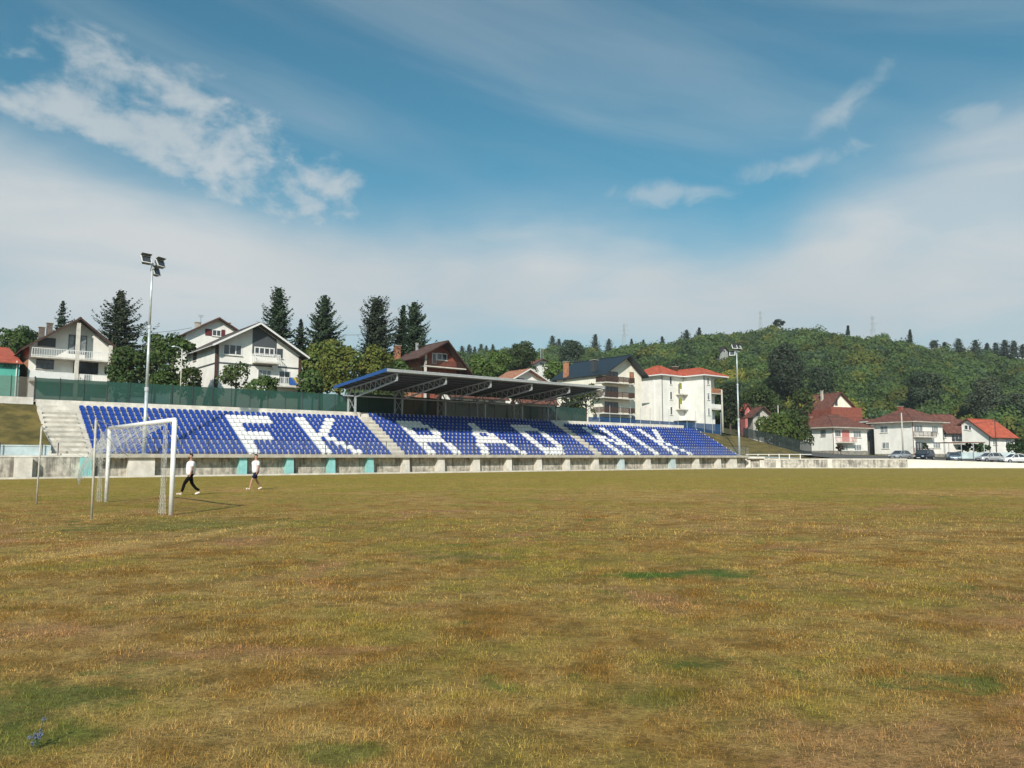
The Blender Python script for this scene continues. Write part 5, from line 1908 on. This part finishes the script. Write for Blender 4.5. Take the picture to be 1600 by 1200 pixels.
def forest():
    rng = np.random.default_rng(77)
    V, T, BV, BF, BT = [], [], [], [], []
    iv, if_ = ico(1)
    cand = []
    for _ in range(7000):
        px = rng.uniform(560, 1760)
        y0 = float(np.interp(px, YF[:, 0], YF[:, 1])) + 4
        y1 = float(np.interp(px, RD[:, 0], RD[:, 1])) + 8
        Y = y0 + (y1 - y0) * rng.uniform(0, 1) ** 0.85
        cand.append((px, Y))
    nb = 0
    kept = 0
    cell = {}
    for px, Y in cand:
        x = (px - 800) / 1203.0 * Y
        key = (int(x // 4.0), int(Y // 4.0))
        if key in cell:
            continue
        # keep clear of the little house on the slope
        if 1112 < px < 1146 and 300 < Y < 345:
            continue
        if 815 < px < 880 and 205 < Y < 236:
            continue
        cell[key] = 1
        kept += 1
        s = rng.uniform(2.0, 3.3) if rng.uniform() < .65 else rng.uniform(3.3, 5.4)
        gz = float(terr(px, Y))
        hgt = s * rng.uniform(1.2, 1.9) + 1.2
        low = (Y < 260)
        zone = math.sin(px * .013 + Y * .02) + math.sin(px * .031 - Y * .013 + 2)
        pick = rng.uniform()
        if low and zone > .7 and pick < .6:
            col = np.array(YEL) * rng.uniform(.7, 1.0)
        elif pick < .16:
            col = np.array(OLV) * rng.uniform(.55, .9)
        elif pick < .80:
            col = np.array(MID) * rng.uniform(.62, .95)
        else:
            col = np.array((.045, .075, .03)) * rng.uniform(.8, 1.2)
        col = col * 1.3
        c0 = np.array([x, Y, gz + hgt - s * .9])
        nl = 4
        n = int(150 if Y < 300 else 95)
        lob = [(c0, np.array([s, s, s * .95]))]
        for _k in range(nl):
            a = rng.uniform(0, 6.28)
            lob.append((c0 + np.array([math.cos(a) * s * .6, math.sin(a) * s * .6, rng.uniform(-.3, .55) * s]), np.array([s, s, s]) * rng.uniform(.4, .6)))
        for li, (c, r) in enumerate(lob):
            m = n if li == 0 else n // 3
            d = rng.normal(0, 1, (m, 3))
            d /= np.linalg.norm(d, axis=1, keepdims=True)
            d[:, 2] = np.abs(d[:, 2] + .15) - .15
            d[:, 1] = np.where(d[:, 1] > .45, -d[:, 1], d[:, 1])
            p = c + d * r * rng.uniform(.82, 1.1, m)[:, None]
            V.append(quads_from(p, d, rng.uniform(.45, .95, m) * (1.0 if Y < 300 else 1.35), rng).reshape(-1, 3).astype(np.float32))
            T.append((np.repeat(rng.uniform(.85, 1.18, m), 4)[:, None] * col[None, :]).astype(np.float32))
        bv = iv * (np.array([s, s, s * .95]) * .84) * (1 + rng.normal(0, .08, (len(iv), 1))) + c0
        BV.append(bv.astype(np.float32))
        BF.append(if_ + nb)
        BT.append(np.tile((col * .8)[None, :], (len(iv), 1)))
        nb += len(iv)
    V = np.concatenate(V)
    T = np.concatenate(T)
    o = np_mesh('forest', V, np.arange(len(V)).reshape(-1, 4), LEAF, tint=T)
    tag(o, 'mixed leafy wood covering the whole hillside', 'forest', kind='stuff')
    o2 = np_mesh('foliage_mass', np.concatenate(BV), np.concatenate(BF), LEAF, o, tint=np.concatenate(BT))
    o2['kind'] = 'stuff'
    print('forest crowns', kept, 'quads', len(V) // 4)


forest()

# low herb with blue flowers near the camera
fl = empty('thistle', (-2.47, 4.16, 0.0), 0, 'small bluish flowering weed in the green grass at the lower left corner', 'plant')
rng_ = random.Random(3)
b = MB()
heads = []
for i in range(11):
    a, r = rng_.uniform(0, 6.28), rng_.uniform(.01, .06)
    hgt = rng_.uniform(.02, .075) if i else .13
    p = Vector((math.cos(a) * r, math.sin(a) * r, hgt))
    b.path([Vector((0, 0, 0)), p * .5 + Vector((0, 0, .01)), p], .0022)
    heads.append(p)
b.build('stem', mat('weed_green', (.06, .10, .04), .8, .2, 20), fl)
PET = mat('blue_petals', (.16, .19, .27), .8, .15, 40)
for p in heads:
    b = MB()
    for k in range(26):
        d = Vector((rng_.gauss(0, 1), rng_.gauss(0, 1), rng_.gauss(0, 1))).normalized()
        s = d.orthogonal().normalized() * .004
        b.add([p + s, p - s, p + d * .013], [(0, 1, 2)])
    b.build('flower', PET, fl, fix=False)

# ================================================================== goal, net, poles
pn = Vector((ray(267, 803)[0] * 20.45, 20.45, 0))
pf = Vector((ray(167, 784)[0] * 26.1, 26.1, 0))
gd = (pf - pn).normalized()
gb = Vector((-gd.y, gd.x, 0))
if gb.x > 0:
    gb = -gb                                   # points away from the field, behind the goal
GW = 7.44
pf = pn + gd * GW
goal = empty('football_goal', (pn + pf) / 2, 0, 'white football goal with slack net at the left side of the pitch', 'goal')
GO = (pn + pf) / 2
GH = 2.50
for p in (pn, pf):
    b = MB(GO).tube(p - Vector((0, 0, .05)), p + Vector((0, 0, GH)), .063, .063, 16)
    b.build('post', WHITEP, goal, True)
MB(GO).tube(pn + Vector((0, 0, GH)), pf + Vector((0, 0, GH)), .063, .063, 16).build('crossbar', WHITEP, goal, True)
# net surface: from the crossbar back, hanging slack, then up again to the cords
NETM = mat('net_cord', (.50, .50, .46), .8, .1, 10)
NR = random.Random(5)


def netpoint(s, r):
    """s 0..1 along the crossbar (near to far), r 0..1 from the crossbar down the back"""
    side = min(s, 1 - s)
    sagm = 1 - 0.35 * math.cos(math.pi * 2 * (s - .08))
    back = 0.10 + 1.15 * math.sin(r * math.pi * .55) * (0.55 + .45 * math.sin(math.pi * s) ** .5)
    z = GH - 0.02 - (.75 + .95 * min(1, s * 1.25)) * (r ** .85) + .07 * math.sin(9 * s + 5 * r) * r - .10 * abs(math.sin(s * 14)) * r
    p = pn.lerp(pf, s) + gb * back
    return Vector((p.x, p.y, z))


b = MB(GO)
ns, nr = 58, 18
gridp = [[netpoint(i / ns, j / nr) + Vector((NR.uniform(-.012, .012), NR.uniform(-.012, .012), NR.uniform(-.012, .012))) for j in range(nr + 1)] for i in range(ns + 1)]


def cord(b, p, q, r=.004):
    d = (q - p).normalized()
    x = d.orthogonal().normalized() * r
    y = d.cross(x).normalized() * r
    k = len(b.v)
    b.add([p + x, p - x * .5 + y, p - x * .5 - y, q + x, q - x * .5 + y, q - x * .5 - y], [(0, 1, 4, 3), (1, 2, 5, 4), (2, 0, 3, 5)])


for i in range(ns):
    for j in range(nr):
        p = gridp[i][j]
        if (i + j) % 2 == 0:
            cord(b, p, gridp[i + 1][j + 1])
        else:
            cord(b, gridp[i + 1][j], gridp[i][j + 1])
# gathered side nets hanging down beside both posts
for P0, wid in ((pn, .10), (pf, .11)):
    off = gb * .12
    cols = []
    for k in range(9):
        c = []
        for j in range(22):
            z = GH * .93 * (1 - (j + .35 * math.sin(k * 4.1 + j)) / 21) + .04
            sp_ = wid * (0.25 + .9 * abs(math.sin(j * .33 + k)) * .5 + .35 * (j / 21))
            a = k / 8 - .5
            q_ = P0 + off + gb * (sp_ * a * 1.8 + .10) + gd * (sp_ * math.sin(k * 2.1 + j * .5) * .4)
            c.append(Vector((q_.x, q_.y, z)))
        cols.append(c)
    for k in range(8):
        for j in range(21):
            cord(b, cols[k][j], cols[k + 1][j + 1], .003)
            cord(b, cols[k + 1][j], cols[k][j + 1], .003)
b.build('net', NETM, goal, fix=False)
# free standing poles with the cords that pull the net
PN = Vector((ray(143, 811)[0] * 18.75, 18.75, 0))
PF = Vector((ray(57, 787)[0] * 25.0, 25.0, 0))
POLEM = mat('bleached_pole', (.50, .47, .40), .6, .12, 5)
tops = []
for i, (P0, tp, ht, lab) in enumerate(((PN, (150, 655), 2.5, 'thin grey net pole standing nearest the camera behind the goal'), (PF, (65, 667), 2.5, 'thin bleached net pole standing at the far left behind the goal'))):
    top = at(tp[0], tp[1], P0.y)
    pr = empty('net_pole', P0, 0, lab, 'pole', 'poles that hold up the goal net')
    MB(P0).tube(P0 - Vector((0, 0, .05)), top, .028, .026, 10).build('pole', POLEM, pr, True)
    MB(P0).tube(top - Vector((0, 0, .01)), top + Vector((0, 0, .03)), .03, .012, 10).build('cap', POLEM, pr, True)
    tops.append(top)
for a, c in ((gridp[0][6], tops[0]), (gridp[4][nr], tops[0]), (gridp[ns][3], tops[1]), (gridp[ns - 4][nr], tops[1]), (gridp[ns][nr // 2], tops[1])):
    pts = [a.lerp(c, k / 8) - Vector((0, 0, .12 * math.sin(math.pi * k / 8))) for k in range(9)]
    MB(GO).path(pts, .007, 4).build('net_rope', NETM, goal)


# ================================================================== people
def skinned(name, joints, edges, root_i, m, parent, sub=2):
    me = bpy.data.meshes.new(name)
    me.from_pydata([j[0] for j in joints], edges, [])
    me.materials.append(m)
    o = bpy.data.objects.new(name, me)
    COL.objects.link(o)
    o.parent = parent
    md = o.modifiers.new('skin', 'SKIN')
    md.use_smooth_shade = True
    me.update()
    sk = me.skin_vertices
    if not len(sk):
        me.attributes.new  # layer is made by the modifier
    for i, j in enumerate(joints):
        r = j[1]
        me.skin_vertices[0].data[i].radius = (r, r) if not isinstance(r, tuple) else r
        me.skin_vertices[0].data[i].use_root = (i == root_i)
    s = o.modifiers.new('smooth', 'SUBSURF')
    s.levels = s.render_levels = sub
    # bake the stack into plain mesh data
    dg = bpy.context.evaluated_depsgraph_get()
    dg.update()
    nm = bpy.data.meshes.new_from_object(o.evaluated_get(dg))
    o.modifiers.clear()
    o.data = nm
    nm.name = name
    for p in nm.polygons:
        p.use_smooth = True
    if not len(nm.materials):
        nm.materials.append(m)
    return o


SKIN = mat('skin', (.42, .22, .15), .55, .06, 8)
HAIRM = mat('dark_hair', (.035, .022, .016), .8, .2, 20)
TROUS = mat('black_trousers', (.006, .006, .008), .95, .2, 8, spec=.1)
NAVY = mat('navy_shorts', (.008, .012, .045), .9, .15, 8, spec=.15)
SHIRT = mat('white_tshirt', (.78, .78, .80), .85, .04, 5, bump=.2)
SHOEW = mat('white_shoe', (.80, .74, .68), .6, .06, 8)
PRINT = mat('grey_print', (.25, .27, .30), .8, .05, 8)


def person(label, foot_mid, yaw, scale, stride, trousers, arms, beard):
    """faces local -x (walk direction) ; y = body's right..left"""
    root = empty('person', foot_mid, yaw, label, 'person')
    root.scale = (scale,) * 3
    hip, sh = .93, 1.45
    fx, bx = -stride, stride                       # front / back foot
    hipc = Vector((0.0, 0, hip))
    J, E = [], []

    def jv(p, r):
        J.append((Vector(p), r))
        return len(J) - 1

    def chain(a, pts):
        for p, r in pts:
            b_ = jv(p, r)
            E.append((a, b_))
            a = b_
        return a
    pel = jv((0, 0, .96), (.13, .15))
    ch = chain(pel, [((.0, 0, 1.10), (.115, .15)), ((-.01, 0, 1.28), (.12, .17)), ((-.01, 0, 1.42), (.09, .13)), ((-.015, 0, 1.50), (.055, .055))])
    head = chain(ch, [((-.03, 0, 1.575), (.075, .062)), ((-.035, 0, 1.66), (.098, .078)), ((-.02, 0, 1.745), (.075, .062))])
    chest = pel + 3
    legs = []
    for sy, footx, kneex, kneez in ((-1, fx, fx * .62 - .03, .50), (1, bx, bx * .35 - .05, .49)):
        y = .095 * sy
        hp = chain(pel, [((0, y * 1.05, .88), .085)])
        kn = chain(hp, [((kneex * .5, y, .70), .078), ((kneex, y * .95, kneez), .056), (((kneex + footx) / 2 + .01, y * .9, kneez * .55), .052)])
        lift = 0.0 if sy < 0 else .05
        an = chain(kn, [((footx + .02, y * .9, .10 + lift), .036), ((footx - .01, y * .9, .055 + lift * .8), .036)])
        ft = chain(an, [((footx - .10, y * 1.0, .038 + (.02 if sy < 0 else 0)), (.032, .040)), ((footx - .175, y * 1.05, .032 + (.03 if sy < 0 else -.005)), (.022, .034))])
        legs.append((footx, y * .9, lift, kneex, kneez))
    for sy, (ex, ez, hx, hz) in zip((-1, 1), arms):
        s0 = chain(chest, [((-.01, .17 * sy, 1.415), .055), ((ex * .5, .205 * sy, 1.29), .045), ((ex, .225 * sy, ez), .038), (((ex + hx) / 2, .23 * sy, (ez + hz) / 2), .034), ((hx, .235 * sy, hz), .024)])
        d = (Vector((hx, 0, hz)) - Vector((ex, 0, ez))).normalized()
        pal = chain(s0, [((hx + d.x * .05, .235 * sy, hz + d.z * .05), (.016, .032))])
        bp = J[pal][0]
        for k in range(4):
            f0 = bp + Vector((-.026 + .018 * k, -.004 * sy, 0)) + d * .035
            ln = (.062, .072, .068, .052)[k]
            chain(pal, [(f0, .0085), (f0 + d * ln * .55 + Vector((-.004, -.012 * sy, 0)), .0075), (f0 + d * ln * .9 + Vector((-.002, -.026 * sy, 0)), .006)])
        t0 = J[s0][0] + Vector((-.028, -.01 * sy, -.02))
        chain(s0, [(t0, .010), (t0 + d * .035 + Vector((-.012, -.012 * sy, 0)), .008)])
    skinned('body', J, E, 0, SKIN, root)
    # shirt
    J, E = [], []
    c0 = jv((0.0, 0, .80), (.165, .215))
    c1 = chain(c0, [((-.01, 0, 1.02), (.172, .215)), ((-.015, 0, 1.25), (.165, .225)), ((-.01, 0, 1.40), (.115, .19)), ((-.012, 0, 1.475), (.078, .09))])
    for sy, (ex, ez, hx, hz) in zip((-1, 1), arms):
        chain(3, [((-.01, .175 * sy, 1.41), .078), ((ex * .5, .215 * sy, 1.29), .072), ((ex * .8, .225 * sy, ez + (1.29 - ez) * .4), .066)])
    shirt = skinned('shirt', J, E, 0, SHIRT, root)
    # two rows of small unreadable print on the chest
    b = MB()
    for k in range(9):
        y = -.10 + .025 * k
        b.box(-.172, -.150, y - .009, y + .009, 1.275 + .004 * (k % 2), 1.305)
    b.build('chest_print', PRINT, shirt)
    # trousers / shorts
    J, E = [], []
    p0 = jv((0, 0, .97), (.128, .162))
    p1 = chain(p0, [((0, 0, .90), (.128, .165))])
    for sy, (footx, y, lift, kneex, kneez) in zip((-1, 1), legs):
        y2 = .095 * sy
        pts = [((0, y2 * 1.05, .84), .105), ((kneex * .55, y2, .69), .096)]
        if trousers:
            pts += [((kneex, y2 * .95, kneez), .075), (((kneex + footx) / 2 + .012, y2 * .9, kneez * .55), .066), ((footx + .02, y2 * .9, .13 + lift), .058)]
        else:
            pts += [((kneex * .85, y2, .55), .100)]
        chain(p1, pts)
    skinned('trousers' if trousers else 'shorts', J, E, 0, TROUS if trousers else NAVY, root)
    for sy, (footx, y, lift, kneex, kneez) in zip((-1, 1), legs):
        J, E = [], []
        l2 = lift * .6
        s0 = jv((footx + .045, y, .045 + l2 + (.0 if sy < 0 else .02)), (.045, .045))
        chain(s0, [((footx - .03, y, .05 + l2), (.05, .048)), ((footx - .12, y * 1.03, .042 + (.02 if sy < 0 else .0)), (.04, .05)), ((footx - .19, y * 1.05, .034 + (.03 if sy < 0 else .0)), (.026, .040))])
        skinned('shoe', J, E, 0, SHOEW, root)
    # hair cap, beard, face
    iv, if_ = ico(3)

    def blob(name, m, cen, rad, keep):
        v = iv * np.array(rad) + np.array(cen)
        f = [tuple(t) for t in if_ if keep(v[list(t)].mean(0))]
        me = bpy.data.meshes.new(name)
        me.from_pydata([tuple(a) for a in v], [], f)
        me.materials.append(m)
        o = bpy.data.objects.new(name, me)
        COL.objects.link(o)
        o.parent = root
        return o
    blob('hair', HAIRM, (-.028, 0, 1.70), (.108, .086, .118), lambda c: c[2] > 1.735 - (c[0] + .03) * .9 and c[2] > 1.66)
    if beard:
        blob('beard', HAIRM, (-.055, 0, 1.615), (.092, .068, .075), lambda c: c[2] < 1.63 and c[0] < 0.0)
    blob('nose', SKIN, (-.138, 0, 1.665), (.018, .013, .026), lambda c: True)
    for sy in (-1, 1):
        blob('eye', HAIRM, (-.122, .031 * sy, 1.69), (.010, .014, .008), lambda c: True)
        blob('ear', SKIN, (-.025, .083 * sy, 1.675), (.020, .011, .032), lambda c: True)
    blob('mouth', mat('lips', (.30, .12, .10), .6, .05, 10), (-.125, 0, 1.618), (.010, .024, .006), lambda c: True)
    return root


Yp1 = 1200 * 1.5 / (772.5 - 715)
x1 = ray(297, 770)[0] * Yp1
person('bearded man in white T-shirt and black trousers striding past the goal', (x1, Yp1, 0), R(42), .925, .42, True,
       ((-.04, 1.16, -.10, .92), (.10, 1.15, .08, .90)), True)
Yp2 = 1200 * 1.5 / (764.5 - 715)
x2 = ray(399, 764)[0] * Yp2
person('man in white T-shirt and navy shorts walking in front of the stand', (x2, Yp2, 0), R(52), .925, .40, False,
       ((-.02, 1.15, -.08, .90), (.08, 1.15, .04, .90)), False)


# ================================================================== cars
TYRE = mat('tyre_rubber', (.012, .012, .012), .9, .1, 10)
RIMM = mat('alloy_rim', (.45, .46, .48), .35, .1, 10, metal=.7)
LAMPM = mat('lamp_glass', (.65, .66, .68), .15, .1, 10)
TAILM = mat('red_lamp', (.35, .02, .015), .2, .1, 10)
PLATE = mat('number_plate', (.7, .7, .7), .5, .05, 10)


def car(name, label, x, Y, yaw, paint, L=4.3, Wd=1.76, kind='hatch', z=None, top=1.48):
    gz = (ground_z(x, Y) + .065) if z is None else z
    root = empty(name, (x, Y, gz), yaw, label, 'car', 'cars parked behind the white wall')
    # stations along x: (x, zbottom, zbelt, halfwidth)
    f, r_ = -L / 2, L / 2
    belt = .92 if kind != 'suv' else 1.03
    st = [(f, .38, .60, .62), (f + .10, .26, .72, .74), (f + .45, .22, .80, .84), (f + 1.05, .24, belt, .88), (0, .24, belt + .02, .88), (r_ - 1.0, .24, belt + .04, .88),
          (r_ - .35, .26, belt + (.02 if kind != 'saloon' else .0), .84), (r_ - .08, .32, belt - .05, .76), (r_, .42, belt - .22, .66)]
    V, F = [], []
    k = Wd / 1.76
    for (x_, zb, zt_, hw) in st:
        hw *= k
        V += [(x_, -hw * .86, zb), (x_, -hw, zb + .14), (x_, -hw * 1.01, (zb + zt_) / 2), (x_, -hw * .97, zt_ - .05), (x_, -hw * .88, zt_), (x_, 0, zt_ + .035),
              (x_, hw * .88, zt_), (x_, hw * .97, zt_ - .05), (x_, hw * 1.01, (zb + zt_) / 2), (x_, hw, zb + .14), (x_, hw * .86, zb)]
    n = 11
    for i in range(len(st) - 1):
        for j in range(n):
            a, b_ = i * n + j, i * n + (j + 1) % n
            F.append((a, b_, b_ + n, a + n))
    F.append(tuple(range(n)))
    F.append(tuple(reversed(range((len(st) - 1) * n, len(st) * n))))
    body = MB().add(V, F).build('body', paint, root, True)
    # greenhouse
    a = {'hatch': [(f + 1.00, belt, .80), (f + 1.75, top - .04, .62), (.35, top, .64), (r_ - .75, top - .06, .62), (r_ - .15, belt + .04, .72)],
         'saloon': [(f + 1.15, belt, .80), (f + 1.95, top - .05, .62), (.35, top, .63), (r_ - 1.35, top - .10, .60), (r_ - .62, belt + .02, .74)],
         'suv': [(f + 1.00, belt, .82), (f + 1.65, top - .05, .66), (.35, top, .68), (r_ - .5, top - .05, .66), (r_ - .08, belt + .04, .76)],
         'estate': [(f + 1.10, belt, .80), (f + 1.85, top - .05, .62), (.35, top, .64), (r_ - .5, top - .04, .62), (r_ - .08, belt + .03, .74)]}[kind]
    V, F = [], []
    for i, (x_, z_, hw) in enumerate(a):
        hw *= k
        V += [(x_, -hw, z_), (x_, hw, z_)]
    n0 = len(V)
    for i, (x_, z_, hw) in enumerate(a):
        V += [(x_, -.83 * k, belt - .02), (x_, .83 * k, belt - .02)]
    for i in range(len(a) - 1):
        F += [(2 * i, 2 * i + 1, 2 * i + 3, 2 * i + 2), (2 * i, 2 * i + 2, n0 + 2 * i + 2, n0 + 2 * i), (2 * i + 1, n0 + 2 * i + 1, n0 + 2 * i + 3, 2 * i + 3)]
    gl = MB().add(V, F).build('windows', GLASS, root)
    V2 = [(x_, s * hw * k * 1.005, z_ + .018) for (x_, z_, hw) in a[1:4] for s in (-1, 1)]
    F2 = [(0, 1, 3, 2), (2, 3, 5, 4)]
    b = MB().add(V2, F2)
    for s in (-1, 1):
        for i in (0, 1, 2, 3):
            p, q = a[i], a[i + 1]
            b.beam((p[0], s * p[2] * k * 1.01, p[1] + .01), (q[0], s * q[2] * k * 1.01, q[1] + .01), .07)
        mid = a[2]
        b.beam((mid[0] - .25, s * mid[2] * k * 1.01, top - .01), (mid[0] - .2, s * .835 * k, belt), .07)
        if kind in ('estate', 'suv'):
            b.beam((mid[0] + .95, s * mid[2] * k * 1.0, top - .03), (mid[0] + 1.1, s * .835 * k, belt), .07)
    b.build('roof', paint, root, fix=False)
    for x_ in (f + .82, r_ - .82):
        for s in (-1, 1):
            w_ = MB().tube((x_, s * .70 * k, .32), (x_, s * .90 * k, .32), .32, .32, 20).build('wheel', TYRE, root)
            MB().tube((x_, s * .885 * k, .32), (x_, s * .915 * k, .32), .21, .19, 14).build('rim', RIMM, w_)
    for s in (-1, 1):
        MB().box(f + .02, f + .30, s * .60 * k - .15, s * .60 * k + .15, .60, .74).build('headlight', LAMPM, root)
        MB().box(r_ - .20, r_ - .035, s * .66 * k - .11, s * .66 * k + .11, belt - .26, belt - .08).build('tail_light', TAILM, root)
        MB().box(f + 1.35, f + 1.50, s * .98 * k - .08, s * .98 * k + .08, belt - .02, belt + .12).build('wing_mirror', paint, root)
        MB().box(f + 1.3, r_ - 1.2, s * .893 * k - .006, s * .893 * k + .006, belt - .32, belt - .29).build('side_trim', TYRE, root)
    MB().box(f - .02, f + .06, -.45, .45, .44, .58).build('grille', TYRE, root)
    MB().box(f - .035, f - .022, -.26, .26, .36, .46).build('number_plate', PLATE, root)
    MB().box(f - .01, f + .12, -.66, .66, .25, .31).build('bumper_vent', TYRE, root)
    return root


def cx(px, Y):
    return ray(px, 712)[0] * Y


SILV = mat('silver_paint', (.42, .44, .46), .3, .03, 2, metal=.35)
BLKP = mat('black_paint', (.012, .015, .025), .2, .03, 2, spec=.8)
STBL = mat('steel_blue_paint', (.22, .29, .36), .3, .03, 2, metal=.3)
SLV2 = mat('pale_silver_paint', (.50, .50, .50), .3, .03, 2, metal=.25)
WHTP = mat('car_white', (.78, .78, .76), .3, .03, 2)
car('car', 'silver hatchback parked facing left before the second hipped house', cx(1406, 127), 127, R(32), SILV, 4.2, kind='hatch')
car('car', 'black four wheel drive car between the silver hatchback and the blue grey car', cx(1444, 127), 127, R(40), BLKP, 4.5, 1.85, 'suv', top=1.70)
car('car', 'blue grey car seen nearly head on under the ivy covered carport', cx(1490, 124), 124, R(68), STBL, 4.4, 1.8, 'hatch')
car('car', 'pale silver estate car to the left of the white saloon', cx(1545, 126), 126, R(12), SLV2, 4.2, kind='estate')
car('car', 'white saloon car cut by the right edge of the frame', cx(1585, 122), 122, R(4), WHTP, 4.5, kind='saloon')
# carport with ivy
cpx = cx(1479, 139)
gzc = ground_z(cpx, 139)
cr = empty('carport', (cpx, 139, gzc), 0, 'low carport with slim posts behind the blue grey car', 'carport')
MB().box(-.3, 6.5, -1, 3, 2.9, 3.05).build('roof', ROOFB, cr)
for x_ in (0, 2.2, 4.4, 6.3):
    MB().box(x_ - .05, x_ + .05, -.95, -.85, 0, 2.89).build('post', GALV, cr)
for k_ in range(12):
    pass
MB().box(2.3, 12, -.6, -.55, .1, 1.2).build('panel', PALEB, cr)


# ================================================================== poles, pylons, wires
def simple_pole(label, px, ptop, Y, r=.13, m=BARKP, arm=False, wires=True, z0=None):
    x = ray(px, 680)[0] * Y
    gz = ground_z(x, Y) if z0 is None else z0
    h_ = zat(ptop, Y) - gz
    root = empty('utility_pole', (x, Y, gz), 0, label, 'pole')
    MB().tube((0, 0, -.3), (0, 0, h_), r, r * .62, 10).build('pole', m, root, True)
    b = MB()
    b.beam((-.5, 0, h_ - .3), (.5, 0, h_ - .3), .08)
    for s in (-.42, 0, .42):
        b.tube((s, 0, h_ - .26), (s, 0, h_ - .12), .035, .03, 6)
    b.build('crossarm', DSTEEL, root)
    if arm:
        MB().path([Vector((0, 0, h_ - .2)), Vector((-.25, -.1, h_ + .15)), Vector((-.75, -.3, h_ + .22))], .035, 6).tube((-.7, -.28, h_ + .22), (-1.0, -.4, h_ + .18), .09, .05, 8).build('street_lamp', GALV, root)
    return Vector((x, Y, gz + h_ - .15))


p_a = simple_pole('pale pole with curved lamp arm left of the large white house', 279, 545, 84, .09, BARKP, True, z0=6.3)
p_b = simple_pole('square pale concrete pole right of the red roofed apartment building', 1129.5, 609, 136, .22)
p_c = simple_pole('tall pale concrete pole against the second hipped house', 1410, 645, 143, .17)
p_d = simple_pole('thin dark pole in front of the bright red roofed house', 1555.5, 656, 143, .10, WOODD)
p_e = simple_pole('short pale pole among the trees right of the grey gabled house', 1217, 633, 158, .14)


def wire(label, a, c, sag, r=.022):
    pts = [a.lerp(c, k / 24) - Vector((0, 0, sag * 4 * (k / 24) * (1 - k / 24))) for k in range(25)]
    o = MB(a).path(pts, r, 4).build('power_line', DSTEEL)
    o.location = a
    tag(o, label, 'cable')


wire('overhead cable running from the concrete pole by the hipped house to the right pole', p_c, p_d, 1.2)
wire('overhead cable between the short pole in the trees and the concrete pole', p_e, p_c, 1.5)
wire('overhead cable between the apartment pole and the short pole in the trees', p_b, p_e, 1.2)
wire('overhead cable leaving the frame to the right of the thin dark pole', p_d, at(1700, 650, 143), 1.2)
wire('thin cable crossing the large spruce beside the leftmost house', at(120, 510, 100), at(300, 512, 100), .8)
wire('thin cable crossing the dark spruce beyond the large white house', at(400, 502, 104), at(640, 512, 116), 1.5)


def pylon(label, px, ptop, Y, arms):
    x = ray(px, ptop)[0] * Y
    gz = ground_z(x, Y)
    H_ = zat(ptop, Y) - gz
    root = empty('pylon', (x, Y, gz), R(20), label, 'pylon')
    b = MB()
    wb, wt = H_ * .085, .35
    lv = [0, .2, .38, .54, .67, .78, .88, 1.0]
    for i in range(len(lv) - 1):
        a0, a1 = wb + (wt - wb) * min(1, lv[i] * 1.15), wb + (wt - wb) * min(1, lv[i + 1] * 1.15)
        z0, z1 = lv[i] * H_, lv[i + 1] * H_
        for (sx, sy), (tx, ty) in zip(((-1, -1), (1, -1), (1, 1), (-1, 1)), ((1, -1), (1, 1), (-1, 1), (-1, -1))):
            b.beam((sx * a0, sy * a0, z0), (sx * a1, sy * a1, z1), .16)
            b.beam((sx * a0, sy * a0, z0), (tx * a1, ty * a1, z1), .09)
            b.beam((sx * a0, sy * a0, z0), (tx * a0, ty * a0, z0), .09)
    b.build('tower', GALV, root)
    for k, (u, l) in enumerate(arms):
        MB().beam((-l, 0, u * H_), (l, 0, u * H_), .22).beam((-l, 0, u * H_), (0, 0, u * H_ + 1.2), .12).beam((l, 0, u * H_), (0, 0, u * H_ + 1.2), .12).build('crossarm', GALV, root)


pylon('faint lattice pylon on the skyline above the dark slate roof', 975, 506, 470, ((.95, 3), (.84, 4.5), (.72, 3.5)))
pylon('lattice pylon left of the summit pine', 1188, 486, 470, ((.95, 1.2), (.85, 1.5)))
pylon('lattice pylon on the right shoulder of the hill', 1363, 493, 460, ((.95, 2.4), (.83, 3.2), (.70, 2.6)))
ms = empty('antenna_mast', (ray(845, 560)[0] * 300, 300, ground_z(ray(845, 560)[0] * 300, 300)), 0, 'thin antenna mast rising from the trees above the orange roofed house', 'mast')
hm = zat(534, 300) - ms.location.z
MB().tube((0, 0, 0), (0, 0, hm), .16, .08, 6).tube((.9, 0, 0), (.9, 0, hm - 2), .1, .06, 6).build('mast', GALV, ms)


HAZE = 0.00016
# thin summer air between the camera and the hill
_h = MB((0, 300, 50)).box(-900, 900, -60, 1300, -40, 260).build('haze', [])
_h.location = (0, 300, 50)
hm_ = bpy.data.materials.new('thin_air')
hm_.use_nodes = True
_n = NT(hm_.node_tree)
_n.n.remove(_n.n['Principled BSDF'])
_v = _n.node('ShaderNodeVolumePrincipled')
_v.inputs['Color'].default_value = (.80, .88, 1.0, 1)
_v.inputs['Density'].default_value = HAZE
_v.inputs['Anisotropy'].default_value = 0.0
_n.l.new(_v.outputs[0], _n.n['Material Output'].inputs['Volume'])
_h.data.materials.append(hm_)
tag(_h, 'thin pale air over the whole valley', kind='stuff')
